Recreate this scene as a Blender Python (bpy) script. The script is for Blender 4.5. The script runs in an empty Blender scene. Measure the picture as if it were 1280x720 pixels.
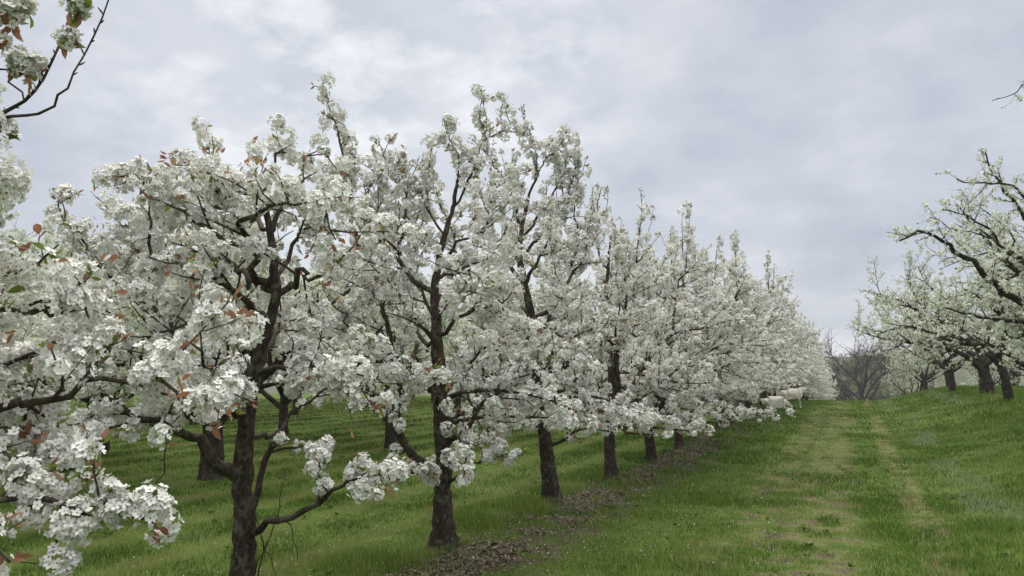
import bpy, math, random
import numpy as np
from mathutils import Matrix, Vector

scene = bpy.context.scene
C = scene.collection
PI = math.pi

# ------------------------------------------------------------------ camera
CAM_H = 1.6
PITCH, YAW, LENS = math.radians(6.2), math.radians(23.5), 27.2
FPX = 967.0
cam = bpy.data.cameras.new("camera")
cam_o = bpy.data.objects.new("camera", cam)
C.objects.link(cam_o)
cam.lens = LENS
cam.sensor_width = 36
cam.clip_start = 0.05
cam.clip_end = 3000
cam_o.location = (0, 0, CAM_H)
cam_o.rotation_euler = (PI / 2 + PITCH, 0, YAW)
scene.camera = cam_o

# ------------------------------------------------------------------ sky, sun, exposure
SUN_EL, SUN_AZ = math.radians(56), math.radians(38)       # azimuth measured from +Y towards -X
world = bpy.data.worlds.new("World")
scene.world = world
world.use_nodes = True
nt = world.node_tree
nt.nodes.clear()
N = nt.nodes.new
L = nt.links.new
out = N("ShaderNodeOutputWorld")
sky = N("ShaderNodeTexSky")
sky.sky_type = 'NISHITA'
sky.sun_disc = False
sky.sun_elevation = SUN_EL
sky.sun_rotation = -SUN_AZ
bg_sky = N("ShaderNodeBackground")
bg_sky.inputs['Strength'].default_value = 0.08
L(sky.outputs[0], bg_sky.inputs[0])
tc = N("ShaderNodeTexCoord")
sep = N("ShaderNodeSeparateXYZ")
L(tc.outputs['Generated'], sep.inputs[0])


def wmath(op, a, b=None, c=None, clamp=False, tree=nt):
    n = tree.nodes.new("ShaderNodeMath")
    n.operation = op
    n.use_clamp = clamp
    for i, v in enumerate((a, b, c)):
        if v is None:
            continue
        if isinstance(v, (int, float)):
            n.inputs[i].default_value = v
        else:
            tree.links.new(v, n.inputs[i])
    return n.outputs[0]


zc = wmath('MAXIMUM', sep.outputs[2], 0.0)
den = wmath('ADD', zc, 0.32)
comb = N("ShaderNodeCombineXYZ")
L(wmath('DIVIDE', sep.outputs[0], den), comb.inputs[0])
L(wmath('DIVIDE', sep.outputs[1], den), comb.inputs[1])


def wnoise(scale, detail, rough, dist=0.0, off=0.0):
    m = N("ShaderNodeMapping")
    m.inputs['Location'].default_value = (off, off * 0.7, off * 1.3)
    L(comb.outputs[0], m.inputs[0])
    n = N("ShaderNodeTexNoise")
    n.inputs['Scale'].default_value = scale
    n.inputs['Detail'].default_value = detail
    n.inputs['Roughness'].default_value = rough
    n.inputs['Distortion'].default_value = dist
    L(m.outputs[0], n.inputs['Vector'])
    return n.outputs['Fac']


def wramp(fac, stops):
    r = N("ShaderNodeValToRGB")
    e = r.color_ramp.elements
    while len(e) < len(stops):
        e.new(0.5)
    for el, (p, c) in zip(e, stops):
        el.position = p
        el.color = (*c, 1)
    L(fac, r.inputs[0])
    return r.outputs[0]


soft = wnoise(1.5, 4, 0.5, 0.0, 3.1)
fine = wnoise(4.6, 8, 0.58, 0.0, 9.7)
cl = wmath('ADD', wmath('MULTIPLY', soft, 0.55), wmath('MULTIPLY', fine, 0.45))
base_col = wramp(cl, [(0.36, (0.280, 0.308, 0.362)), (0.45, (0.335, 0.360, 0.412)), (0.54, (0.390, 0.408, 0.452)), (0.64, (0.470, 0.480, 0.505))])
# the thin bright part of the overcast, where the sun stands behind the cloud
bdir = (cam_o.rotation_euler.to_matrix() @ Vector(((455 - 640) / 967, (360 - 20) / 967, -1))).normalized()
dotn = N("ShaderNodeVectorMath")
dotn.operation = 'DOT_PRODUCT'
L(tc.outputs['Generated'], dotn.inputs[0])
dotn.inputs[1].default_value = bdir
near = N("ShaderNodeMapRange")
near.interpolation_type = 'SMOOTHERSTEP'
near.inputs['From Min'].default_value = 0.90
near.inputs['From Max'].default_value = 1.0
L(dotn.outputs['Value'], near.inputs['Value'])
gap = N("ShaderNodeMapRange")
gap.inputs['From Min'].default_value = 0.42
gap.inputs['From Max'].default_value = 0.66
L(wnoise(6.0, 8, 0.6, 0.0, 5.2), gap.inputs['Value'])
bright = wmath('MULTIPLY', near.outputs[0], wmath('ADD', wmath('MULTIPLY', gap.outputs[0], 0.62), 0.24))
mixb = N("ShaderNodeMix")
mixb.data_type = 'RGBA'
L(wmath('MULTIPLY', bright, 1.0, clamp=True), mixb.inputs['Factor'])
L(base_col, mixb.inputs['A'])
mixb.inputs['B'].default_value = (0.66, 0.665, 0.675, 1)
# overcast luminance: about three times brighter overhead than at the skyline
zen = N("ShaderNodeMapRange")
zen.interpolation_type = 'SMOOTHSTEP'
zen.inputs['From Min'].default_value = 0.42
zen.inputs['From Max'].default_value = 0.95
zen.inputs['To Min'].default_value = 1.0
zen.inputs['To Max'].default_value = 5.2
L(zc, zen.inputs['Value'])
zw = N("ShaderNodeMapRange")
zw.inputs['From Min'].default_value = 0.46
zw.inputs['From Max'].default_value = 0.8
L(zc, zw.inputs['Value'])
mixz = N("ShaderNodeMix")
mixz.data_type = 'RGBA'
L(zw.outputs[0], mixz.inputs['Factor'])
L(mixb.outputs['Result'], mixz.inputs['A'])
mixz.inputs['B'].default_value = (0.40, 0.395, 0.38, 1)
bg_cl = N("ShaderNodeBackground")
L(mixz.outputs['Result'], bg_cl.inputs[0])
L(zen.outputs[0], bg_cl.inputs['Strength'])
mixs = N("ShaderNodeMixShader")
mixs.inputs[0].default_value = 0.93
L(bg_sky.outputs[0], mixs.inputs[1])
L(bg_cl.outputs[0], mixs.inputs[2])
L(mixs.outputs[0], out.inputs[0])

sun = bpy.data.lights.new("sun", 'SUN')
sun.energy = 1.4
sun.angle = math.radians(25)
sun.color = (1.0, 0.965, 0.91)
sun_o = bpy.data.objects.new("sun", sun)
C.objects.link(sun_o)
sdir = Vector((-math.sin(SUN_AZ) * math.cos(SUN_EL), math.cos(SUN_AZ) * math.cos(SUN_EL), math.sin(SUN_EL)))
sun_o.rotation_euler = sdir.to_track_quat('Z', 'Y').to_euler()
sun_o.location = (0, 0, 40)

vs = scene.view_settings
vs.view_transform = 'Standard'
vs.look = 'None'
vs.exposure = 0.66
vs.gamma = 1.0
vs.use_curve_mapping = False
scene.render.engine = 'CYCLES'
scene.cycles.max_bounces = 7
scene.cycles.diffuse_bounces = 4
scene.cycles.transmission_bounces = 4
scene.cycles.caustics_reflective = False
scene.cycles.caustics_refractive = False

# ------------------------------------------------------------------ helpers
CAM_M = cam_o.rotation_euler.to_matrix()


def P(px, py, d):
    """a point on a branch: where it shows in the 1280 px photograph and how many metres away it is"""
    v = CAM_M @ Vector(((px - 640) / FPX * d, (360 - py) / FPX * d, -d))
    return np.array((v.x, v.y, v.z + CAM_H))


def sstep(a, b, x):
    t = np.clip((np.asarray(x, float) - a) / (b - a), 0, 1)
    return t * t * (3 - 2 * t)


def vnoise(x, y, seed=0):
    x = np.asarray(x, float)
    y = np.asarray(y, float)
    xi, yi = np.floor(x).astype(np.int64), np.floor(y).astype(np.int64)
    xf, yf = x - xi, y - yi
    u, v = xf * xf * (3 - 2 * xf), yf * yf * (3 - 2 * yf)

    def h(a, b):
        n = (a * 374761393 + b * 668265263 + seed * 1442695041) & 0x7FFFFFFF
        n = ((n ^ (n >> 13)) * 1274126177) & 0x7FFFFFFF
        return ((n ^ (n >> 16)) & 0xFFFF) / 65535.0
    return (h(xi, yi) * (1 - u) + h(xi + 1, yi) * u) * (1 - v) + (h(xi, yi + 1) * (1 - u) + h(xi + 1, yi + 1) * u) * v


def fbm(x, y, seed=0, oct=3):
    s, a, t = 0, 1.0, 0
    for i in range(oct):
        s = s + a * vnoise(np.asarray(x) * 2 ** i, np.asarray(y) * 2 ** i, seed + i)
        t += a
        a *= 0.5
    return s / t


def height(x, y):
    x = np.asarray(x, float)
    y = np.asarray(y, float)
    z = 0.05 * (fbm(x * 0.25, y * 0.25, 7) - 0.5) + 0.03 * (fbm(x * 1.1, y * 1.1, 17) - 0.5)
    z = z + 0.74 * sstep(0.7, 5.0, x) * sstep(2, 14, y) - 3.2 * sstep(7.5, 40, x)
    z = z + 0.12 * sstep(12, 36, y)
    z = z - 7.0 * sstep(41, 120, y)
    z = z + 15.5 * sstep(150, 420, y + 0.05 * x) * (1 + 0.15 * (fbm(x * 0.01, y * 0.01, 3) - 0.5))
    z = z - 5.0 * sstep(40, 200, -x)
    return z


def mesh_obj(name, V, quads=None, tris=None, mats=(), qi=None, ti=None, parent=None, smooth=False, loc=None, tint=None):
    me = bpy.data.meshes.new(name)
    nq = 0 if quads is None else len(quads)
    ntr = 0 if tris is None else len(tris)
    me.vertices.add(len(V))
    me.vertices.foreach_set("co", np.ascontiguousarray(V, np.float32).ravel())
    idx = []
    if nq:
        idx.append(np.asarray(quads, np.int32).ravel())
    if ntr:
        idx.append(np.asarray(tris, np.int32).ravel())
    idx = np.concatenate(idx)
    me.loops.add(len(idx))
    me.loops.foreach_set("vertex_index", idx)
    me.polygons.add(nq + ntr)
    starts = np.concatenate([np.arange(nq) * 4, nq * 4 + np.arange(ntr) * 3]).astype(np.int32)
    me.polygons.foreach_set("loop_start", starts)
    for m in mats:
        me.materials.append(m)
    if qi is not None or ti is not None:
        mi = np.concatenate([np.zeros(nq) if qi is None else qi, np.zeros(ntr) if ti is None else ti]).astype(np.int32)
        me.polygons.foreach_set("material_index", mi)
    if smooth:
        me.polygons.foreach_set("use_smooth", np.ones(nq + ntr, bool))
    if tint is not None:
        at = me.attributes.new("tint", 'FLOAT', 'POINT')
        at.data.foreach_set("value", np.asarray(tint, np.float32))
    me.update(calc_edges=True)
    me.validate()
    o = bpy.data.objects.new(name, me)
    C.objects.link(o)
    if parent is not None:
        o.parent = parent
    if loc is not None:
        o.location = loc
    return o


def tag(o, label=None, cat=None, group=None, kind=None):
    if label:
        o['label'] = label
    if cat:
        o['category'] = cat
    if group:
        o['group'] = group
    if kind:
        o['kind'] = kind
    return o


def empty(name, loc):
    o = bpy.data.objects.new(name, None)
    o.empty_display_size = 0.2
    C.objects.link(o)
    o.location = loc
    return o


# ------------------------------------------------------------------ materials
def new_mat(name):
    m = bpy.data.materials.new(name)
    m.use_nodes = True
    t = m.node_tree
    return m, t, t.nodes['Principled BSDF']


def t_noise(t, vec, scale, detail=4, rough=0.6, dist=0.0):
    n = t.nodes.new("ShaderNodeTexNoise")
    n.inputs['Scale'].default_value = scale
    n.inputs['Detail'].default_value = detail
    n.inputs['Roughness'].default_value = rough
    n.inputs['Distortion'].default_value = dist
    if vec is not None:
        t.links.new(vec, n.inputs['Vector'])
    return n.outputs['Fac']


def t_ramp(t, fac, stops):
    r = t.nodes.new("ShaderNodeValToRGB")
    e = r.color_ramp.elements
    while len(e) < len(stops):
        e.new(0.5)
    for el, (p, c) in zip(e, stops):
        el.position = p
        el.color = (*c, 1) if len(c) == 3 else c
    t.links.new(fac, r.inputs[0])
    return r.outputs[0]


def t_mix(t, fac, a, b):
    n = t.nodes.new("ShaderNodeMix")
    n.data_type = 'RGBA'
    for sock, v in ((n.inputs['Factor'], fac), (n.inputs['A'], a), (n.inputs['B'], b)):
        if isinstance(v, (int, float)):
            sock.default_value = v
        elif isinstance(v, tuple):
            sock.default_value = (*v, 1)
        else:
            t.links.new(v, sock)
    return n.outputs['Result']


def bark(name, dark, mid, lichen, amount):
    m, t, b = new_mat(name)
    g = t.nodes.new("ShaderNodeTexCoord")
    mp = t.nodes.new("ShaderNodeMapping")
    mp.inputs['Scale'].default_value = (1, 1, 0.2)
    t.links.new(g.outputs['Object'], mp.inputs[0])
    n1 = t_noise(t, mp.outputs[0], 55, 5, 0.7)
    n2 = t_noise(t, g.outputs['Object'], 7, 4, 0.65)
    col = t_ramp(t, n1, [(0.32, dark), (0.7, mid)])
    n3 = t_noise(t, g.outputs['Object'], 28, 3, 0.6)
    lf = t_ramp(t, wmath('ADD', wmath('MULTIPLY', n2, 0.65, tree=t), wmath('MULTIPLY', n3, 0.35, tree=t), tree=t), [(0.50, (0, 0, 0)), (0.60, (1, 1, 1))])
    lfm = wmath('MULTIPLY', lf, amount, tree=t)
    col = t_mix(t, lfm, col, lichen)
    t.links.new(col, b.inputs['Base Color'])
    b.inputs['Roughness'].default_value = 0.92
    b.inputs['Specular IOR Level'].default_value = 0.2
    bp = t.nodes.new("ShaderNodeBump")
    bp.inputs['Strength'].default_value = 0.9
    bp.inputs['Distance'].default_value = 0.02
    t.links.new(n1, bp.inputs['Height'])
    t.links.new(bp.outputs[0], b.inputs['Normal'])
    return m


def petal_mat(name, c1, c2, trans):
    m, t, b = new_mat(name)
    g = t.nodes.new("ShaderNodeNewGeometry")
    f = t_noise(t, g.outputs['Position'], 14, 3, 0.6)
    col = t_ramp(t, f, [(0.3, c1), (0.7, c2)])
    t.links.new(col, b.inputs['Base Color'])
    b.inputs['Roughness'].default_value = 0.75
    b.inputs['Specular IOR Level'].default_value = 0.15
    tr = t.nodes.new("ShaderNodeBsdfTranslucent")
    t.links.new(col, tr.inputs['Color'])
    mx = t.nodes.new("ShaderNodeMixShader")
    mx.inputs[0].default_value = trans
    t.links.new(b.outputs[0], mx.inputs[1])
    t.links.new(tr.outputs[0], mx.inputs[2])
    t.links.new(mx.outputs[0], t.nodes['Material Output'].inputs['Surface'])
    return m


M_BARK = bark("bark_pear", (0.014, 0.010, 0.008), (0.088, 0.064, 0.048), (0.165, 0.16, 0.12), 0.6)
M_BARK_LIMB = bark("bark_limb", (0.024, 0.018, 0.013), (0.095, 0.072, 0.05), (0.15, 0.15, 0.095), 0.6)
M_BARK_OLD = bark("bark_old", (0.014, 0.011, 0.009), (0.06, 0.047, 0.037), (0.11, 0.115, 0.08), 0.5)
M_PETAL = petal_mat("petal_white", (0.74, 0.74, 0.69), (0.83, 0.825, 0.78), 0.13)
M_PETAL_OLD = petal_mat("petal_greenish", (0.60, 0.63, 0.50), (0.76, 0.78, 0.68), 0.22)
M_HEART = petal_mat("flower_heart", (0.20, 0.16, 0.085), (0.36, 0.30, 0.17), 0.1)
M_BRONZE = petal_mat("leaf_bronze", (0.24, 0.115, 0.070), (0.36, 0.20, 0.12), 0.35)
M_GREEN = petal_mat("leaf_green", (0.12, 0.17, 0.035), (0.22, 0.26, 0.06), 0.35)
M_STALK = petal_mat("flower_stalk", (0.16, 0.20, 0.07), (0.24, 0.26, 0.10), 0.2)

# ------------------------------------------------------------------ wood: tubes along curved paths
class Wood:
    def __init__(self):
        self.V, self.Q, self.n = [], [], 0

    def tube(self, path, rad, sides, rng=None, rough=0.0, ridge=0.0):
        path = np.asarray(path, float)
        rad = np.asarray(rad, float)
        n = len(path)
        T = np.gradient(path, axis=0)
        T /= np.linalg.norm(T, axis=1)[:, None] + 1e-9
        ref = np.array((0.31, 0.17, 0.93)) if abs(T[0, 2]) < 0.8 else np.array((0.9, 0.4, 0.1))
        U = np.empty_like(T)
        u = np.cross(T[0], ref)
        u /= np.linalg.norm(u)
        for i in range(n):
            u = u - T[i] * (u @ T[i])
            u = u / (np.linalg.norm(u) + 1e-9)
            U[i] = u
        W = np.cross(T, U)
        a = np.arange(sides) * 2 * PI / sides
        rr = np.repeat(rad[:, None], sides, 1)
        if rough and rng is not None:
            rr = rr * (1 + rough * (rng.random((n, sides)) - 0.5) + rough * 0.8 * np.sin(a * 3 + rng.random() * 6)[None] * 0.5)
        if ridge:
            sl = path_len(path)[:, None]
            ph = rng.random() * 50
            foot = 1 + 2.2 * np.exp(-sl / 0.12)
            rr = rr * (1 + ridge * foot * 2 * (fbm(np.cos(a)[None] * 2.2 + ph, np.sin(a)[None] * 2.2 + sl * 2.2 + ph, 9) - 0.5))
        ring = path[:, None] + rr[..., None] * (np.cos(a)[None, :, None] * U[:, None] + np.sin(a)[None, :, None] * W[:, None])
        self.V.append(ring.reshape(-1, 3))
        i = np.arange(n - 1)[:, None] * sides
        k = np.arange(sides)[None]
        k2 = (k + 1) % sides
        q = np.stack([i + k, i + k2, i + sides + k2, i + sides + k], -1).reshape(-1, 4) + self.n
        self.Q.append(q)
        self.n += n * sides

    def build(self, name, mat, parent):
        if not self.V:
            return None
        return mesh_obj(name, np.concatenate(self.V), np.concatenate(self.Q), mats=(mat,), parent=parent, smooth=True)


def resample(pts, step, rng=None, jitter=0.0):
    """smooth Catmull-Rom path through the points"""
    pts = np.asarray(pts, float)
    if len(pts) < 3:
        pts = np.vstack([pts[0], (pts[0] + pts[-1]) / 2, pts[-1]])
    p = np.vstack([2 * pts[0] - pts[1], pts, 2 * pts[-1] - pts[-2]])
    res = []
    for i in range(1, len(p) - 2):
        seg = np.linalg.norm(p[i + 1] - p[i])
        m = max(2, int(seg / step))
        for s in np.arange(m) / m:
            res.append(0.5 * ((2 * p[i]) + (-p[i - 1] + p[i + 1]) * s + (2 * p[i - 1] - 5 * p[i] + 4 * p[i + 1] - p[i + 2]) * s * s
                              + (-p[i - 1] + 3 * p[i] - 3 * p[i + 1] + p[i + 2]) * s ** 3))
    res.append(p[-2])
    res = np.array(res)
    if rng is not None and jitter:
        res[1:-1] += rng.normal(0, jitter, (len(res) - 2, 3))
    return res


def grow(start, d, length, n, rng, up=0.0, noise=0.2, bend=None):
    d = np.asarray(d, float)
    d = d / np.linalg.norm(d)
    p = np.array(start, float)
    res = [p.copy()]
    st = length / n
    for i in range(n):
        d = d + rng.normal(0, noise, 3) + np.array((0, 0, up))
        if bend is not None:
            d = d + bend
        d /= np.linalg.norm(d)
        p = p + d * st
        res.append(p.copy())
    return np.array(res)


def path_len(p):
    return np.concatenate([[0], np.cumsum(np.linalg.norm(np.diff(p, axis=0), axis=1))])


def at(p, cum, s):
    i = min(np.searchsorted(cum, s, 'right') - 1, len(p) - 2)
    f = (s - cum[i]) / max(cum[i + 1] - cum[i], 1e-9)
    t = p[i + 1] - p[i]
    return p[i] + t * f, t / (np.linalg.norm(t) + 1e-9), i, f


def side_dir(t, rng, a0, a1, up):
    r = rng.normal(0, 1, 3)
    r -= t * (r @ t)
    r /= np.linalg.norm(r)
    a = rng.uniform(a0, a1)
    d = math.cos(a) * t + math.sin(a) * r + np.array((0, 0, up))
    return d / np.linalg.norm(d)


# ------------------------------------------------------------------ blossom and leaves
def petal_template(lod, rng):
    """five petals round a small heart, flower radius 1"""
    V, Q, T, qi, ti = [], [], [], [], []
    for k in range(5):
        a = k * 2 * PI / 5
        ca, sa = math.cos(a), math.sin(a)

        def put(r, s, z):
            V.append((r * ca - s * sa, r * sa + s * ca, z))
            return len(V) - 1
        if lod == 0:
            b0, b1 = put(0.12, -0.10, 0), put(0.12, 0.10, 0)
            m0, m1 = put(0.58, -0.40, 0.20), put(0.58, 0.40, 0.16)
            e0, e1 = put(0.98, -0.25, 0.24), put(1.0, 0.22, 0.32)
            Q += [(b0, m0, m1, b1), (m0, e0, e1, m1)]
            qi += [0, 0]
        elif lod == 1:
            b = put(0.08, 0, 0)
            m0, m1 = put(0.66, -0.40, 0.22), put(0.66, 0.40, 0.16)
            e = put(1.05, 0.02, 0.30)
            Q.append((b, m0, e, m1))
            qi.append(0)
        else:
            b = put(0.0, 0, 0)
            m0, m1 = put(0.95, -0.45, 0.30), put(0.95, 0.42, 0.22)
            T.append((b, m0, m1))
            ti.append(0)
    if lod <= 1:
        o = len(V)
        for k in range(4):
            a = k * PI / 2 + 0.4
            V.append((0.22 * math.cos(a), 0.22 * math.sin(a), 0.14))
        Q.append((o, o + 1, o + 2, o + 3))
        qi.append(1)
    return (np.array(V), np.array(Q) if Q else None, np.array(T) if T else None, np.array(qi) if qi else None, np.array(ti) if ti else None)


def frames(nrm, rng):
    nrm = nrm / (np.linalg.norm(nrm, axis=1)[:, None] + 1e-9)
    r = rng.normal(0, 1, nrm.shape)
    u = np.cross(nrm, r)
    u /= np.linalg.norm(u, axis=1)[:, None] + 1e-9
    return nrm, u, np.cross(nrm, u)


def stamp(template, pos, nrm, scale, rng, squash=None):
    V, Q, T, qi, ti = template
    n, u, w = frames(nrm, rng)
    k = len(pos)
    tv = np.repeat(V[None], k, 0)
    tv = tv * (1 + rng.normal(0, 0.10, tv.shape))
    if squash is not None:
        tv[..., 2] = tv[..., 2] * squash[:, None]
    tv = tv * scale[:, None, None]
    P3 = pos[:, None] + tv[..., 0:1] * u[:, None] + tv[..., 1:2] * w[:, None] + tv[..., 2:3] * n[:, None]
    off = (np.arange(k) * len(V))[:, None, None]
    q = None if Q is None else (Q[None] + off).reshape(-1, 4)
    t = None if T is None else (T[None] + off).reshape(-1, 3)
    return P3.reshape(-1, 3), q, t, None if qi is None else np.tile(qi, k), None if ti is None else np.tile(ti, k)


LEAF_T = (np.array([(0, 0, 0), (0.38, -0.22, 0.07), (0.38, 0.22, 0.07), (0.40, 0, 0), (0.74, -0.17, 0.05), (0.74, 0.17, 0.05), (0.76, 0, -0.03), (1.05, 0, -0.10)]),
          np.array([(0, 1, 4, 3), (3, 4, 7, 6), (0, 3, 5, 2), (3, 6, 7, 5)]), None, np.zeros(4, int), None)
LEAF_T[1][:] = [(0, 1, 3, 3), (1, 4, 6, 3), (0, 3, 2, 2), (3, 6, 5, 2)]
LEAF_T = (LEAF_T[0], np.array([(1, 4, 6, 3), (3, 6, 5, 2)]), np.array([(0, 1, 3), (0, 3, 2), (4, 7, 6), (6, 7, 5)]), np.zeros(2, int), np.zeros(4, int))


def leaves_mesh(name, pos, dirs, size, bronze, parent, rng):
    if not len(pos):
        return None
    V, Q, T, _, _ = LEAF_T
    k = len(pos)
    d, u, w = frames(dirs, rng)
    tv = V[None] * size[:, None, None]
    tv = np.repeat(tv, 1, 0)
    P3 = pos[:, None] + tv[..., 0:1] * d[:, None] + tv[..., 1:2] * u[:, None] + tv[..., 2:3] * w[:, None]
    off = (np.arange(k) * len(V))[:, None, None]
    mi = (~bronze).astype(int)
    return mesh_obj(name, P3.reshape(-1, 3), (Q[None] + off).reshape(-1, 4), (T[None] + off).reshape(-1, 3), mats=(M_BRONZE, M_GREEN),
                    qi=np.repeat(mi, 2), ti=np.repeat(mi, 4), parent=parent)


class Tree:
    """collects trunk, limbs (with the twigs that grow on each), flower clusters and young leaves of ONE tree"""

    def __init__(self, seed, **kw):
        self.rng = np.random.default_rng(seed)
        self.trunk = Wood()
        self.limbs = []
        self.cl_pos, self.cl_nrm, self.cl_rad = [], [], []
        self.lf_pos, self.lf_dir = [], []
        self.o = dict(lod=1, flower=0.0170, per=56, cl_step=0.108, cl_r=0.068, bare=0.36, br_step=0.145, br_len=(0.35, 0.95), tw_step=0.20,
                      tw_len=(0.05, 0.20), up=0.10, bronze=0.55, leaf=0.35, leaf_size=0.045, petal=M_PETAL, bark=M_BARK, limb_bark=M_BARK_LIMB,
                      upright=2.6, sides=(10, 8, 5, 3), zmin=0.55, inner=1.0)
        self.o.update(kw)

    def bloom(self, path, s0=0.0, step=None, rad=None, bare=None, leafy=1.0):
        o, rng = self.o, self.rng
        step = step or o['cl_step']
        rad = rad or o['cl_r']
        bare = o['bare'] if bare is None else bare
        cum = path_len(path)
        s = cum[-1] * s0 + rng.random() * step
        skip = False
        while s < cum[-1]:
            if rng.random() < (0.6 if skip else bare * 0.45):
                skip = True
                s += step * rng.uniform(0.7, 1.4)
                continue
            skip = False
            p, t, _, _ = at(path, cum, s)
            r = rng.normal(0, 1, 3)
            r -= t * (r @ t)
            r /= np.linalg.norm(r) + 1e-9
            r = r + np.array((0, 0, 0.45))
            r /= np.linalg.norm(r)
            q = rad * (0.42 + 0.85 * rng.random() ** 1.3)
            self.cl_pos.append(p + r * q * 0.65)
            self.cl_nrm.append(r)
            self.cl_rad.append(q)
            if rng.random() < o['leaf'] * leafy * 0.5:
                self.lf_pos.append(p + r * q * 0.6)
                self.lf_dir.append(r + rng.normal(0, 0.6, 3))
            s += step * rng.uniform(0.6, 1.4)
        if rng.random() < o['leaf'] * leafy:
            for _ in range(rng.integers(2, 5)):
                self.lf_pos.append(path[-1] + rng.normal(0, 0.012, 3))
                t = path[-1] - path[-2]
                self.lf_dir.append(t / np.linalg.norm(t) + rng.normal(0, 0.55, 3))

    def twigs(self, w, path, r0, step=None):
        o, rng = self.o, self.rng
        cum = path_len(path)
        step = step or o['tw_step']
        s = cum[-1] * 0.12 + rng.random() * step
        while s < cum[-1]:
            p, t, _, _ = at(path, cum, s)
            d = side_dir(t, rng, 0.6, 1.3, 0.25)
            ln = rng.uniform(*o['tw_len']) * (1 - 0.35 * s / cum[-1])
            tp = grow(p, d, ln, 3, rng, up=0.08, noise=0.14)
            w.tube(tp, np.linspace(max(0.0028, r0 * 0.35), 0.0016, 4), o['sides'][3])
            self.bloom(tp, 0.15)
            s += step * rng.uniform(0.6, 1.4)

    def branches(self, w, path, rad, f0=0.25, step=None, ln=None, bloom_from=0.5, grand=True, scale=1.0):
        """side branches along a limb, each with its twigs"""
        o, rng = self.o, self.rng
        cum = path_len(path)
        tot = cum[-1]
        step = step or o['br_step']
        l0, l1 = ln or o['br_len']
        s = tot * f0 + rng.random() * step
        while s < tot:
            p, t, i, f = at(path, cum, s)
            r = rad[i] * (1 - f) + rad[i + 1] * f
            high = p[2] > o['upright']
            d = side_dir(t, rng, 0.55, 1.25, o['up'] + (0.55 if high and rng.random() < 0.6 else 0.0))
            length = rng.uniform(l0, l1) * (1.08 - 0.45 * s / tot) * scale * (1 - 0.4 * float(sstep(2.7, 4.2, p[2])))
            n = max(4, int(length / 0.09))
            bp = grow(p, d, length, n, rng, up=(0.07 if high else rng.uniform(-0.03, 0.06)), noise=0.13)
            low = bp[:, 2] < o['zmin']
            bp[low, 2] = o['zmin'] + (bp[low, 2] - o['zmin']) * 0.15
            rb = min(max(0.0055, r * 0.6), 0.019 * max(0.5, length))
            rr = np.linspace(rb, 0.0026, len(bp))
            w.tube(bp, rr, o['sides'][2])
            self.bloom(bp, 0.15)
            if grand:
                self.twigs(w, bp, rb)
            s += step * rng.uniform(0.6, 1.4)

    def limb(self, pts, r0, r1, f0=0.25, bloom_from=0.45, traced=True, step=None, ln=None, into=None, jitter=0.015, grand=True, bloom_step=None, scale=1.0):
        o, rng = self.o, self.rng
        w = into or Wood()
        path = resample(pts, 0.09, rng, jitter) if traced else np.asarray(pts)
        t = np.linspace(0, 1, len(path))
        rad = r1 + (r0 - r1) * (1 - t) ** 1.15
        rad = rad * (1 + 0.22 * (fbm(path_len(path) * 7 + rng.random() * 50, np.zeros(len(path)), 5) - 0.5))
        w.tube(path, rad, o['sides'][1], rng, 0.22)
        self.branches(w, path, rad, f0, step, ln, grand=grand, scale=scale)
        k = int(len(path) * bloom_from)
        if len(path) - k > 2:
            self.bloom(path[k:], 0, bloom_step)
        w.path = getattr(w, 'path', path)
        if into is None:
            self.limbs.append(w)
        return w, path

    def stem(self, pts, r0, r1, flare=1.35):
        rng = self.rng
        path = resample(pts, 0.05, rng, 0.004)
        t = np.linspace(0, 1, len(path))
        rad = r1 + (r0 - r1) * (1 - t)
        rad = rad * (1 + (flare - 1) * np.exp(-path_len(path) / 0.11))
        rad = rad * (1 + 0.25 * (fbm(path_len(path) * 5 + rng.random() * 50, np.zeros(len(path)), 6) - 0.5))
        self.trunk.tube(path, rad, self.o['sides'][0] * 2 + 4, rng, 0.06, 0.16)
        return path, rad

    def finish(self, name, base, label, group, cat='tree'):
        o, rng = self.o, self.rng
        base = np.asarray(base, float)
        root = empty(name, base)
        tag(root, label, cat, group)

        def shift(w):
            w.V = [v - base for v in w.V]
        shift(self.trunk)
        self.trunk.build('trunk', o['bark'], root)
        for w in self.limbs:
            shift(w)
            w.build('limb', o['limb_bark'], root)
        pos = np.array(self.cl_pos)
        nrm = np.array(self.cl_nrm)
        rad = np.array(self.cl_rad)
        per = o['per']
        k = len(pos)
        # flowers sit on a dome round each cluster's heart
        d = rng.normal(0, 1, (k, per, 3)) + nrm[:, None] * 0.75
        d /= np.linalg.norm(d, axis=2)[..., None] + 1e-9
        # each head is two to four umbels grown together, so its outline is lobed, not round
        lob = rng.normal(0, 1, (k, 3, 3))
        lob /= np.linalg.norm(lob, axis=2)[..., None]
        push = np.max(np.einsum('kpi,kli->kpl', d, lob), axis=2)
        fp = pos[:, None] + d * (rad[:, None] * (0.62 + 0.52 * np.clip(push, 0, 1) ** 1.5))[..., None] * rng.uniform(0.78, 1.12, (k, per, 1))
        fp = fp + rng.normal(0, 0.004, fp.shape)
        keep = rng.random((k, per)) < np.clip(0.12 + 0.80 * (rad / o['cl_r']) ** 1.7, 0.15, 1.0)[:, None]
        fp, d = fp[keep], d[keep]
        fn = d + np.array((0, 0, 0.15)) + rng.normal(0, 0.26, d.shape)
        tpl = petal_template(o['lod'], rng)
        sc = o['flower'] * rng.uniform(0.8, 1.15, len(fp))
        V, Q, T, qi, ti = stamp(tpl, fp - base, fn, sc, rng, rng.uniform(0.3, 2.2, len(fp)))
        mesh_obj('blossom', V, Q, T, (o['petal'], M_HEART), qi, ti, root)
        pick = np.nonzero(rng.random(k) < o['inner'])[0]
        pick = np.concatenate([pick, pick[::2]])
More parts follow.
